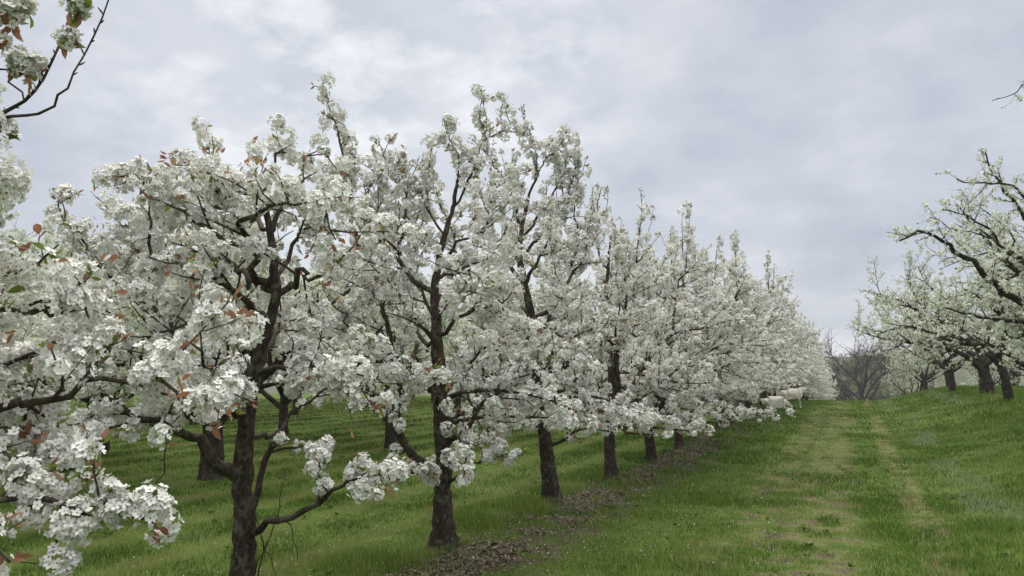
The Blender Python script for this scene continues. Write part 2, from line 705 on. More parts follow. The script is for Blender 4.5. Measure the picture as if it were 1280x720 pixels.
        for i in pick:
            self.lf_pos.append(pos[i] - nrm[i] * rad[i] * 0.7)
            self.lf_dir.append(rng.normal(0, 1, 3) + nrm[i] * 0.4)
        n_in = len(pick)
        if self.lf_pos:
            lp = np.array(self.lf_pos) - base
            ld = np.array(self.lf_dir)
            ls = o['leaf_size'] * rng.uniform(0.6, 1.25, len(lp))
            br = rng.random(len(lp)) < o['bronze']
            if n_in:
                br[-n_in:] = rng.random(n_in) < 0.25
            leaves_mesh('foliage', lp, ld, ls, br, root, rng)
        return root


def copy_tree(o, loc, rz, sc, label=None, group=None):
    r = o.copy()
    C.objects.link(r)
    r.location = loc
    r.rotation_euler = (0, 0, rz)
    r.scale = (sc, sc, sc)
    if label:
        r['label'] = label
    if group:
        r['group'] = group
    for ch in list(o.children):
        c = ch.copy()
        C.objects.link(c)
        c.parent = r
    return r


def gz(x, y):
    return float(height(np.array([x]), np.array([y]))[0])


#@@GROUND
# ------------------------------------------------------------------ ground: one sheet out to the hill and beyond
def graded(a, b, centre, fine, ratio):
    r = [centre]
    s = fine
    while r[-1] < b:
        r.append(r[-1] + s)
        s *= ratio
    l = [centre]
    s = fine
    while l[-1] > a:
        l.append(l[-1] - s)
        s *= ratio
    return np.array(sorted(set(l + r)))


gx = graded(-700, 700, -2.0, 0.16, 1.022)
gy = graded(-60, 1400, 8.0, 0.18, 1.018)
GX, GY = np.meshgrid(gx, gy, indexing='ij')
GZ = height(GX, GY)
nx, ny = GX.shape
ii, jj = np.meshgrid(np.arange(nx - 1), np.arange(ny - 1), indexing='ij')
a = (ii * ny + jj).ravel()
gq = np.stack([a, a + ny, a + ny + 1, a + 1], 1)

m, t, b = new_mat("meadow_ground")
g = t.nodes.new("ShaderNodeNewGeometry")
sp = t.nodes.new("ShaderNodeSeparateXYZ")
t.links.new(g.outputs['Position'], sp.inputs[0])
X, Y = sp.outputs[0], sp.outputs[1]
big = t_noise(t, g.outputs['Position'], 0.55, 4, 0.6)
mid = t_noise(t, g.outputs['Position'], 3.0, 5, 0.65)
fin = t_noise(t, g.outputs['Position'], 38.0, 4, 0.7)
mixn = wmath('ADD', wmath('MULTIPLY', mid, 0.55, tree=t), wmath('MULTIPLY', fin, 0.45, tree=t), tree=t)
grass_c = t_ramp(t, mixn, [(0.32, (0.036, 0.058, 0.012)), (0.5, (0.072, 0.108, 0.020)), (0.68, (0.115, 0.15, 0.034))])
dry_c = t_ramp(t, fin, [(0.3, (0.10, 0.085, 0.040)), (0.7, (0.24, 0.205, 0.11))])
soil_c = t_ramp(t, fin, [(0.28, (0.028, 0.021, 0.016)), (0.5, (0.075, 0.058, 0.046)), (0.72, (0.17, 0.14, 0.115))])


def band(x0, wdt, soft):
    """1 on a strip of that half width along the rows, with an uneven edge"""
    wob = wmath('MULTIPLY', wmath('SUBTRACT', big, 0.5, tree=t), 0.3, tree=t)
    d = wmath('ABSOLUTE', wmath('ADD', wmath('SUBTRACT', X, x0, tree=t), wob, tree=t), tree=t)
    mr = t.nodes.new("ShaderNodeMapRange")
    mr.interpolation_type = 'SMOOTHSTEP'
    mr.inputs['From Min'].default_value = wdt + soft
    mr.inputs['From Max'].default_value = wdt
    t.links.new(d, mr.inputs['Value'])
    return mr.outputs[0]


def thresh(v, lo, hi):
    mr = t.nodes.new("ShaderNodeMapRange")
    mr.interpolation_type = 'SMOOTHSTEP'
    mr.inputs['From Min'].default_value = lo
    mr.inputs['From Max'].default_value = hi
    t.links.new(v, mr.inputs['Value'])
    return mr.outputs[0]


mul = lambda a_, b_: wmath('MULTIPLY', a_, b_, tree=t)
track = wmath('MAXIMUM', band(-0.42, 0.22, 0.4), wmath('MAXIMUM', mul(band(0.66, 0.10, 0.16), 1.0), mul(band(-1.08, 0.12, 0.35), 0.8), tree=t), tree=t)
col = t_mix(t, mul(mul(track, thresh(mid, 0.44, 0.60)), 0.72), grass_c, dry_c)
col = t_mix(t, mul(mul(band(-0.6, 0.5, 0.25), thresh(mid, 0.52, 0.62)), 0.8), col, soil_c)
col = t_mix(t, mul(thresh(big, 0.55, 0.75), 0.35), col, dry_c)
strip = mul(band(-2.95, 0.4, 0.4), thresh(mid, 0.42, 0.55))
near_y = t.nodes.new("ShaderNodeMapRange")
near_y.inputs['From Min'].default_value = 30
near_y.inputs['From Max'].default_value = 22
t.links.new(Y, near_y.inputs['Value'])
col = t_mix(t, mul(strip, near_y.outputs[0]), col, soil_c)
# rough pasture on the far hill
far = t.nodes.new("ShaderNodeMapRange")
far.inputs['From Min'].default_value = 60
far.inputs['From Max'].default_value = 100
t.links.new(Y, far.inputs['Value'])
hill_n = t_noise(t, g.outputs['Position'], 0.05, 6, 0.65)
hill_c = t_ramp(t, hill_n, [(0.35, (0.050, 0.060, 0.028)), (0.55, (0.072, 0.078, 0.040)), (0.7, (0.098, 0.092, 0.052))])
col = t_mix(t, far.outputs[0], col, hill_c)
t.links.new(col, b.inputs['Base Color'])
b.inputs['Roughness'].default_value = 0.95
b.inputs['Specular IOR Level'].default_value = 0.1
bp = t.nodes.new("ShaderNodeBump")
bp.inputs['Strength'].default_value = 0.7
bp.inputs['Distance'].default_value = 0.04
t.links.new(fin, bp.inputs['Height'])
t.links.new(bp.outputs[0], b.inputs['Normal'])
ground = mesh_obj('ground', np.stack([GX, GY, GZ], -1).reshape(-1, 3), gq, mats=(m,), smooth=True)
tag(ground, kind='structure')

#@@GRASS
# ------------------------------------------------------------------ grass blades
def grass_material():
    m, t, b = new_mat("grass_blade")
    at_ = t.nodes.new("ShaderNodeAttribute")
    at_.attribute_name = "tint"
    col = t_ramp(t, at_.outputs['Fac'], [(0.0, (0.034, 0.072, 0.007)), (0.3, (0.078, 0.158, 0.013)), (0.55, (0.150, 0.222, 0.028)),
                                        (0.75, (0.20, 0.20, 0.075)), (0.88, (0.30, 0.255, 0.13)), (1.0, (0.26, 0.31, 0.22))])
    t.links.new(col, b.inputs['Base Color'])
    b.inputs['Roughness'].default_value = 0.6
    b.inputs['Specular IOR Level'].default_value = 0.25
    tr = t.nodes.new("ShaderNodeBsdfTranslucent")
    t.links.new(col, tr.inputs['Color'])
    mx = t.nodes.new("ShaderNodeMixShader")
    mx.inputs[0].default_value = 0.3
    t.links.new(b.outputs[0], mx.inputs[1])
    t.links.new(tr.outputs[0], mx.inputs[2])
    t.links.new(mx.outputs[0], t.nodes['Material Output'].inputs['Surface'])
    return m


M_GRASS = grass_material()


def in_view(x, y, pad=0.10):
    c, s = math.cos(YAW), math.sin(YAW)
    cx = x * c + y * s
    d = -x * s + y * c
    return (d > 1.5) & (np.abs(cx) < d * (640 / FPX + pad) + 0.6)


def band_np(x, y, x0, w, soft):
    wob = (fbm(x * 0.55, y * 0.55, 31) - 0.5) * 0.3
    return 1 - sstep(w, w + soft, np.abs(x - x0 + wob))


def litter_np(x, y):
    return (band_np(x, y, -3.02, 0.20, 0.28) * sstep(0.455, 0.53, fbm(x * 0.9 + 2, y * 0.7, 67) * 0.6 + 0.4 * fbm(x * 3, y * 3, 69))
            * (1 - sstep(19, 27, y)))


def grass_zone(name, d0, d1, density, hgt, wid, seed):
    rng = np.random.default_rng(seed)
    c, s = math.cos(YAW), math.sin(YAW)
    n = int(density * (d1 ** 2 - d0 ** 2) * 0.66 * 1.15)
    d = np.sqrt(rng.uniform(d0 ** 2, d1 ** 2, n))
    cx = rng.uniform(-1, 1, n) * (d * 0.76 + 0.5)
    x = cx * c - d * s
    y = cx * s + d * c
    patch = fbm(x * 1.6, y * 1.6, 41)
    big = fbm(x * 0.35, y * 0.35, 47)
    trk = np.maximum(np.maximum(band_np(x, y, -0.42, 0.18, 0.40), band_np(x, y, 0.66, 0.07, 0.16)), 0.8 * band_np(x, y, -1.08, 0.10, 0.35))
    trk = trk * sstep(0.46, 0.60, 0.6 * fbm(x * 1.3 + 4, y * 0.55, 61) + 0.4 * fbm(x * 4.0, y * 3.0, 63))
    pale = np.maximum(band_np(x, y, 1.45, 0.10, 0.30), 0.75 * band_np(x, y, 3.3, 0.08, 0.35)) * sstep(0.35, 0.6, fbm(x * 0.9, y * 0.35, 53))
    strip = litter_np(x, y)
    mow = 0.5 + 0.5 * np.sin((x + 0.35 * (fbm(x * 0.3, y * 0.12, 59) - 0.5)) * 2 * PI / 1.15)
    left = sstep(3.9, 4.6, -x)
    bank = sstep(2.2, 3.6, x)
    keep = rng.random(n) < (1 - 0.66 * trk) * (1 - 0.93 * strip) * (0.35 + 0.9 * patch)
    x, y, d, patch, big, trk, pale, mow, left, bank = [v[keep] for v in (x, y, d, patch, big, trk, pale, mow, left, bank)]
    n = len(x)
    h = hgt * 0.68 * rng.uniform(0.45, 1.25, n) * (0.30 + 1.35 * patch ** 1.4) * (1 - 0.55 * trk) * (1 + 0.9 * bank) * (1 - left * 0.35 * mow)
    under = 1 - sstep(0.5, 1.1, np.abs(x + 3.3))
    h = h * (1 + 0.7 * under * sstep(0.45, 0.65, patch))
    tint = 0.30 + 0.22 * rng.normal(0, 1, n) * 0.6 + 0.35 * (big - 0.5) + 0.30 * trk + left * (0.75 * (mow ** 3) - 0.18)
    tint = tint + 0.5 * (fbm(x * 4.5, y * 4.5, 83) - 0.5)
    dead = rng.random(n) < 0.06 + 0.6 * trk + 0.5 * band_np(x, y, 0.66, 0.06, 0.14) * sstep(0.42, 0.54, fbm(x * 2, y * 1.2, 91)) + 0.65 * left * mow ** 4 + 0.06 * sstep(0.5, 0.7, big)
    tint = np.where(dead, rng.uniform(0.72, 0.9, n), np.clip(tint, 0.02, 0.68))
    pl = rng.random(n) < pale * 0.5
    tint = np.where(pl, rng.uniform(0.95, 1.0, n), tint)
    z = height(x, y)
    az = rng.uniform(0, 2 * PI, n)
    lean = rng.uniform(0.15, 0.75, n) * h
    lx, ly = np.cos(az) * lean, np.sin(az) * lean
    fa = az + PI / 2 + rng.normal(0, 0.5, n)
    w = wid * rng.uniform(0.6, 1.3, n) * np.sqrt(np.clip(d / d0, 1, 3))
    wx, wy = np.cos(fa) * w, np.sin(fa) * w
    B = np.stack([x, y, z - 0.01], 1)
    Wv = np.stack([wx, wy, np.zeros(n)], 1)
    Mv = B + np.stack([lx * 0.35, ly * 0.35, h * 0.6], 1)
    Tv = B + np.stack([lx, ly, h * 0.95 + 0.01], 1)
    V = np.stack([B - Wv, B + Wv, Mv + Wv * 0.8, Mv - Wv * 0.8, Tv], 1).reshape(-1, 3)
    o = np.arange(n)[:, None] * 5
    return V, o + np.array([[0, 1, 2, 3]]), o + np.array([[3, 2, 4]]), np.repeat(tint, 5)


zones = [(1.8, 5.5, 3200, 0.085, 0.0021, 1), (5.5, 10.5, 3600, 0.085, 0.0023, 2), (10.5, 20, 1300, 0.09, 0.0036, 3), (20, 44, 300, 0.10, 0.008, 4)]
gv, gqd, gt, gtn, off = [], [], [], [], 0
for d0, d1, den_, hg, wd, sd in zones:
    V, q, tr, ti_ = grass_zone('grass', d0, d1, den_, hg, wd, sd)
    gv.append(V); gqd.append(q + off); gt.append(tr + off); gtn.append(ti_)
    off += len(V)
grass = mesh_obj('grass', np.concatenate(gv), np.concatenate(gqd), np.concatenate(gt), (M_GRASS,), tint=np.concatenate(gtn))
tag(grass, 'short green orchard grass with worn and pale patches', 'grass', kind='stuff')

# leaf litter and bark chips on the bare strip beside the trunks
M_LITTER, t, b = new_mat("leaf_litter")
g = t.nodes.new("ShaderNodeNewGeometry")
f = t_noise(t, g.outputs['Position'], 60, 2, 0.6)
t.links.new(t_ramp(t, f, [(0.3, (0.030, 0.021, 0.014)), (0.52, (0.105, 0.076, 0.050)), (0.72, (0.26, 0.21, 0.155))]), b.inputs['Base Color'])
b.inputs['Roughness'].default_value = 0.9
rng = np.random.default_rng(77)
n = 140000
y = 1.5 + 30 * rng.random(n) ** 1.6
x = rng.uniform(-3.9, -1.6, n)
pt = fbm(x * 1.6, y * 1.6, 41)
st = litter_np(x, y)
k = rng.random(n) < st * 0.95 + 0.012
x, y = x[k], y[k]
n = len(x)
pos = np.stack([x, y, height(x, y) + rng.uniform(0.005, 0.02, n)], 1)
V, q, tr, _, _ = stamp((LEAF_T[0], LEAF_T[1], LEAF_T[2], None, None), pos, np.array((0, 0, 1.0)) + rng.normal(0, 0.35, (n, 3)), 0.014 + 0.05 * rng.random(n) ** 2, rng)
lit = mesh_obj('leaf_litter', V, q, tr, (M_LITTER,))
tag(lit, 'brown leaf litter and wood chips along the tree strip', 'litter', kind='stuff')

# fallen petals
n = 4500
y = 2 + 26 * rng.random(n) ** 1.4
x = -3.1 + rng.normal(0, 1.1, n)
pos = np.stack([x, y, height(x, y) + rng.uniform(0.01, 0.05, n)], 1)
V, q, tr, _, _ = stamp((LEAF_T[0] * np.array((0.7, 1.5, 1)), LEAF_T[1], LEAF_T[2], None, None), pos, np.array((0, 0, 1.0)) + rng.normal(0, 0.4, (n, 3)), rng.uniform(0.010, 0.016, n), rng)
tag(mesh_obj('fallen_petals', V, q, tr, (M_PETAL,)), 'white petals fallen in the grass', 'petals', kind='stuff')

# broad-leaved weeds, in rosettes
rng = np.random.default_rng(79)
n = 900
d = np.sqrt(rng.uniform(4.5 ** 2, 20 ** 2, n))
cx = rng.uniform(-1, 1, n) * d * 0.72
x = cx * math.cos(YAW) - d * math.sin(YAW)
y = cx * math.sin(YAW) + d * math.cos(YAW)
k = fbm(x * 0.7, y * 0.7, 97) > 0.52
x, y = np.repeat(x[k], 7), np.repeat(y[k], 7)
n = len(x)
aa = rng.uniform(0, 6.28, n)
tilt = rng.uniform(0.25, 0.9, n)
pos = np.stack([x, y, height(x, y) + 0.015], 1)
dr = np.stack([np.cos(aa), np.sin(aa), tilt], 1)
M_WEED = petal_mat("weed_leaf", (0.05, 0.11, 0.018), (0.10, 0.17, 0.03), 0.25)
wd = leaves_mesh('weeds', pos, dr, rng.uniform(0.025, 0.065, n), np.zeros(n, bool), None, rng)
wd.data.materials[1] = M_WEED
tag(wd, 'broad-leaved weeds scattered in the orchard grass', 'weeds', kind='stuff')

#@@TREES
# ------------------------------------------------------------------ the lane row, near end: the trees one can follow limb by limb
ROW_X = -3.4
GROUP_ROW = 'blossoming pear trees of the row along the lane'


def tr(d, *pts):
    return [P(p[0], p[1], d + (p[2] if len(p) > 2 else 0.0)) for p in pts]


def tree_edge():
    """the tree at the left edge, whose trunk stands outside the picture"""
    T = Tree(100, lod=0, leaf=0.7, leaf_size=0.050, bronze=0.6, br_step=0.15, br_len=(0.2, 0.6), bare=0.26, zmin=0.7)
    bx, by = ROW_X, 1.1
    g0 = gz(bx, by)
    b0 = np.array((bx, by, g0 - 0.05))
    path, rad = T.stem([b0, b0 + (0.0, 0.02, 0.6), b0 + (0.03, 0.0, 1.1), b0 + (-0.02, 0.05, 1.7), b0 + (0.05, 0.0, 2.4), b0 + (0.0, 0.1, 3.2), b0 + (0.05, 0.05, 4.0)], 0.10, 0.018)
    h = lambda z: b0 + np.array((0.02, 0.02, z))
    T.limb([h(0.95)] + tr(0, (-140, 540, 2.65), (0, 508, 2.75), (35, 507, 2.8), (75, 495, 2.9), (130, 476, 2.95), (180, 468, 2.95), (222, 492, 2.85), (232, 520, 2.8)), 0.03, 0.005, 0.30, 0.4, bloom_step=0.085)
    T.limb([h(0.8)] + tr(0, (-120, 590, 2.45), (0, 620, 2.5), (60, 634, 2.55), (115, 640, 2.6), (150, 648, 2.62), (196, 655, 2.62)), 0.028, 0.004, 0.4, 0.42, ln=(0.10, 0.32), bloom_step=0.075)
    T.limb([h(1.1)] + tr(0, (-120, 470, 2.6), (10, 402, 2.75), (45, 391, 2.85), (68, 386, 2.95), (105, 372, 3.1), (140, 392, 3.2)), 0.028, 0.004, 0.3, 0.4, ln=(0.15, 0.45), bloom_step=0.094)
    T.limb([h(1.3)] + tr(0, (-150, 420, 2.5), (-40, 350, 2.55), (20, 340, 2.6), (52, 332, 2.65)), 0.026, 0.004, 0.35, 0.4, ln=(0.12, 0.35), bloom_step=0.085)
    T.limb([h(1.0)] + tr(0, (-160, 560, 2.3), (-60, 660, 2.25), (-10, 690, 2.3), (12, 702, 2.3)), 0.02, 0.004, 0.5, 0.5, ln=(0.08, 0.2), bloom_step=0.075)
    T.limb([h(1.5)] + tr(0, (-200, 330, 2.5), (-90, 262, 2.5), (-20, 245, 2.5), (8, 240, 2.5)), 0.022, 0.004, 0.4, 0.5, ln=(0.08, 0.2), bloom_step=0.094)
    T.limb([h(0.9)] + tr(0, (-130, 500, 2.9), (0, 455, 3.0), (60, 440, 3.1), (110, 420, 3.15)), 0.028, 0.004, 0.3, 0.35, ln=(0.15, 0.4), bloom_step=0.094)
    T.limb([h(0.85)] + tr(0, (-160, 560, 2.9), (0, 540, 2.9), (50, 565, 2.9), (80, 590, 2.85), (110, 600, 2.85)), 0.024, 0.004, 0.4, 0.4, ln=(0.1, 0.35), bloom_step=0.085)
    # the two bare budded shoots against the sky in the upper left corner
    w, pth = T.limb([h(2.0)] + tr(0, (-260, 200, 2.4), (-90, 165, 2.4), (-20, 150, 2.4), (2, 142, 2.4), (30, 127, 2.4), (55, 95, 2.42), (75, 50, 2.44), (91, 8, 2.46), (98, -40, 2.46)), 0.013, 0.0020, 2.0, 2.0, jitter=0.004)
    _, p2 = T.limb(tr(2.4, (-14, 149), (15, 145), (50, 142), (75, 121), (92, 90), (115, 45), (134, 3), (142, -25)), 0.0055, 0.002, 2.0, 2.0, into=w, jitter=0.004)
    T.limb(tr(2.4, (-60, 100), (-20, 60), (0, 25), (18, 12)), 0.006, 0.003, 2.0, 2.0, into=w)
    T.limb(tr(2.4, (-50, 158), (-10, 95), (2, 80), (20, 105), (30, 125)), 0.004, 0.003, 2.0, 2.0, into=w)
    for path in (pth, p2):
        cum = path_len(path)
        s = cum[-1] * 0.5
        while s < cum[-1]:
            p, t_, _, _ = at(path, cum, s)
            d = side_dir(t_, T.rng, 0.7, 1.2, 0.2)
            sp_ = grow(p, d, T.rng.uniform(0.012, 0.03), 2, T.rng, noise=0.1)
            w.tube(sp_, [0.0018, 0.003, 0.0012], 4)
            s += T.rng.uniform(0.025, 0.05)
    for px, py, r_ in ((30, 84, .036), (40, 92, .034), (20, 78, .03), (84, 44, .022), (90, 48, .02), (88, 4, .03), (98, 6, .03), (15, 22, .035), (5, 12, .04), (36, 8, .03), (0, 150, .03), (6, 158, .022), (2, 58, .025)):
        for _ in range(2):
            T.cl_pos.append(P(px, py, 2.4) + T.rng.normal(0, 0.012, 3)); T.cl_nrm.append(np.array((0.1, -0.2, 1.0))); T.cl_rad.append(r_)
        for _ in range(3):
            T.lf_pos.append(P(px, py + 8, 2.4)); T.lf_dir.append(T.rng.normal(0, 1, 3) + np.array((0, 0, -0.2)))
    # the rest of its crown, outside the picture
    for k in range(6):
        aa = PI * 0.95 + k * 0.5
        T.limb(grow(h(1.0 + 0.35 * k), (math.cos(aa), math.sin(aa), 0.6), 1.7, 14, T.rng, up=0.05, noise=0.09), 0.03, 0.004, 0.3, 0.4, traced=False)
    for (px, py) in ((50, 335), (30, 355), (60, 318), (72, 330), (8, 232), (222, 478), (236, 490), (212, 500), (40, 600), (100, 585)):
        for _ in range(2):
            T.lf_pos.append(P(px + T.rng.normal(0, 6), py + T.rng.normal(0, 4), 2.6)); T.lf_dir.append(T.rng.normal(0, 1, 3))
    return T.finish('pear_tree', b0, 'white pear tree at the left edge, its sprays hanging nearest, trunk out of view', GROUP_ROW)


def tree_first():
    D = 4.73
    T = Tree(101, lod=0, leaf=0.62, leaf_size=0.046, bronze=0.75, br_step=0.12, br_len=(0.22, 0.62), zmin=0.75, upright=9)
    t_ = lambda *p: tr(D, *p)
    b0 = P(300, 792, D)
    b0[2] = gz(b0[0], b0[1]) - 0.04
    T.stem([b0] + t_((303, 720), (306, 650), (303, 600), (308, 530), (318, 470), (329, 430), (338, 400), (345, 365), (343, 325), (338, 290), (332, 255), (330, 215)), 0.082, 0.014, flare=1.5)
    LB = dict(ln=(0.25, 0.7))
    T.limb(t_((304, 600), (276, 576, -.05), (250, 553, -.1), (222, 543, -.15), (196, 525, -.2), (160, 517, -.3), (130, 500, -.3), (95, 470, -.3), (60, 452, -.3)), 0.042, 0.006, 0.35, 0.5)
    T.limb(t_((222, 543, -.15), (225, 500, -.1), (238, 470, 0), (228, 430, .1), (205, 395, .1), (185, 350, .2), (165, 310, .2)), 0.025, 0.005, 0.2, 0.4)
    T.limb(t_((312, 668), (335, 655, -.1), (365, 642, -.2), (398, 632, -.3), (418, 612, -.35), (438, 597, -.35), (470, 592, -.4), (490, 600, -.4)), 0.026, 0.004, 0.45, 0.72, ln=(0.10, 0.26), bloom_step=0.094)
    T.limb(t_((398, 632, -.3), (402, 612, -.3), (396, 585, -.3), (392, 572, -.3)), 0.010, 0.004, 0.6, 0.6, ln=(0.06, 0.16))
    T.limb(t_((310, 690), (318, 640, -.05), (329, 595, -.1), (338, 562, -.1), (345, 555, -.1)), 0.024, 0.013, 0.88, 0.88, ln=(0.10, 0.25))
    T.limb(t_((338, 565, -.1), (365, 558, -.15), (388, 556, -.2), (400, 552, -.2)), 0.008, 0.003, 0.5, 0.3, ln=(0.05, 0.12), bloom_step=0.094)
    T.limb(t_((308, 550), (328, 545, .1), (350, 535, .2), (372, 515, .3), (400, 490, .4), (430, 470, .5)), 0.020, 0.005, 0.5, 0.6)
    T.limb(t_((315, 480), (290, 470, .1), (262, 462, .2), (232, 440, .3), (205, 415, .4), (175, 395, .5)), 0.026, 0.005, 0.25, 0.45)
    T.limb(t_((337, 400), (325, 393, -.05), (312, 385, -.1), (290, 365, -.2), (262, 350, -.3), (225, 330, -.4), (190, 320, -.5)), 0.028, 0.005, 0.3, 0.5)
    T.limb(t_((345, 367), (358, 362, 0), (371, 350, -.05), (377, 335, -.1), (382, 350, -.1), (405, 345, -.1), (422, 332, -.15), (440, 310, -.2)), 0.026, 0.005, 0.3, 0.7)
    T.limb(t_((343, 345), (326, 350, .05), (318, 335, .05), (320, 318, .05), (305, 285, .1), (285, 255, .1), (262, 225, .1), (240, 205, .1)), 0.030, 0.005, 0.35, 0.5)
    T.limb(t_((338, 290), (350, 255, .1), (372, 230, .1), (395, 215, .1)), 0.018, 0.004, 0.2, 0.3)
    T.limb(t_((320, 318, .05), (285, 300, -.1), (240, 275, -.2), (205, 250, -.3), (180, 225, -.3), (160, 212, -.3)), 0.018, 0.004, 0.25, 0.35)
    T.limb(t_((318, 470), (340, 462, -.2), (380, 462, -.4), (420, 455, -.5), (455, 470, -.6)), 0.020, 0.004, 0.3, 0.4)
    T.limb(t_((308, 530), (290, 500, -.4), (270, 470, -.8), (255, 450, -1.1), (240, 430, -1.3)), 0.028, 0.005, 0.3, 0.4)
    T.limb(t_((328, 435), (345, 420, .4), (360, 400, .9), (370, 380, 1.3)), 0.026, 0.005, 0.3, 0.4)
    T.limb(t_((345, 365), (300, 340, .5), (250, 315, .9), (205, 305, 1.2)), 0.024, 0.005, 0.3, 0.4)
    T.limb(t_((300, 285, .1), (330, 262, -.3), (370, 255, -.5), (405, 262, -.6), (420, 300, -.6)), 0.018, 0.004, 0.2, 0.3)
    T.limb(t_((345, 345), (365, 310, .3), (385, 285, .4), (405, 265, .5), (425, 250, .5)), 0.018, 0.004, 0.2, 0.3)
    T.limb(t_((338, 290), (300, 265, .5), (262, 255, .6), (225, 240, .7)), 0.018, 0.004, 0.2, 0.3)
    T.limb(t_((285, 255, .1), (240, 262, .0), (200, 270, .0), (160, 285, .0), (125, 300, .0)), 0.014, 0.004, 0.2, 0.3)
    T.limb(t_((312, 385, -.1), (270, 400, -.2), (230, 405, -.3), (190, 420, -.4), (160, 440, -.4)), 0.018, 0.004, 0.2, 0.3)
    # upright shoots and the two round tufts
    T.limb(t_((180, 225, -.3), (165, 222, -.3), (148, 222, -.3), (130, 226, -.3)), 0.008, 0.003, 3, 0.3, bloom_step=0.038)
    T.limb(t_((190, 320, -.5), (185, 280, -.5), (180, 250, -.5), (178, 212, -.5)), 0.010, 0.003, 0.3, 0.2, ln=(0.08, 0.2))
    T.limb(t_((422, 332, -.15), (418, 318, -.15), (412, 305, -.15)), 0.007, 0.003, 0.2, 0.0, ln=(0.06, 0.12), bloom_step=0.038)
    T.limb(t_((205, 395, .1), (150, 360, 0), (115, 320, 0), (90, 290, 0), (72, 255, 0)), 0.016, 0.003, 0.25, 0.3, ln=(0.15, 0.4))
    T.limb(t_((330, 215), (345, 200), (370, 192), (395, 190), (412, 196)), 0.010, 0.003, 0.3, 0.2, ln=(0.08, 0.2))
    T.limb(t_((332, 255), (300, 235), (265, 220), (240, 208), (215, 205)), 0.012, 0.003, 0.2, 0.2, ln=(0.1, 0.3))
    # the hanging chain of flower heads below the left limb
    T.limb(t_((225, 520, -1.2), (212, 535, -1.25), (206, 560, -1.3), (204, 590, -1.3), (202, 615, -1.3), (200, 636, -1.3)), 0.004, 0.002, 3, 0.35, bloom_step=0.056)
    # bare water shoots at the foot
    w = Wood()
    for pts in (((318, 735), (330, 690), (345, 650), (352, 610), (357, 585)), ((330, 690), (323, 660), (318, 640)), ((345, 650), (362, 655), (372, 700)), ((316, 730), (322, 700), (336, 690), (345, 720))):
        q = resample(t_(*pts), 0.05, T.rng, 0.004)
        w.tube(q, np.linspace(0.0055, 0.002, len(q)), 4)
    T.limbs.append(w)
    return T.finish('pear_tree', b0, 'white pear tree with bare shoots at its foot and bronze young leaves', GROUP_ROW)


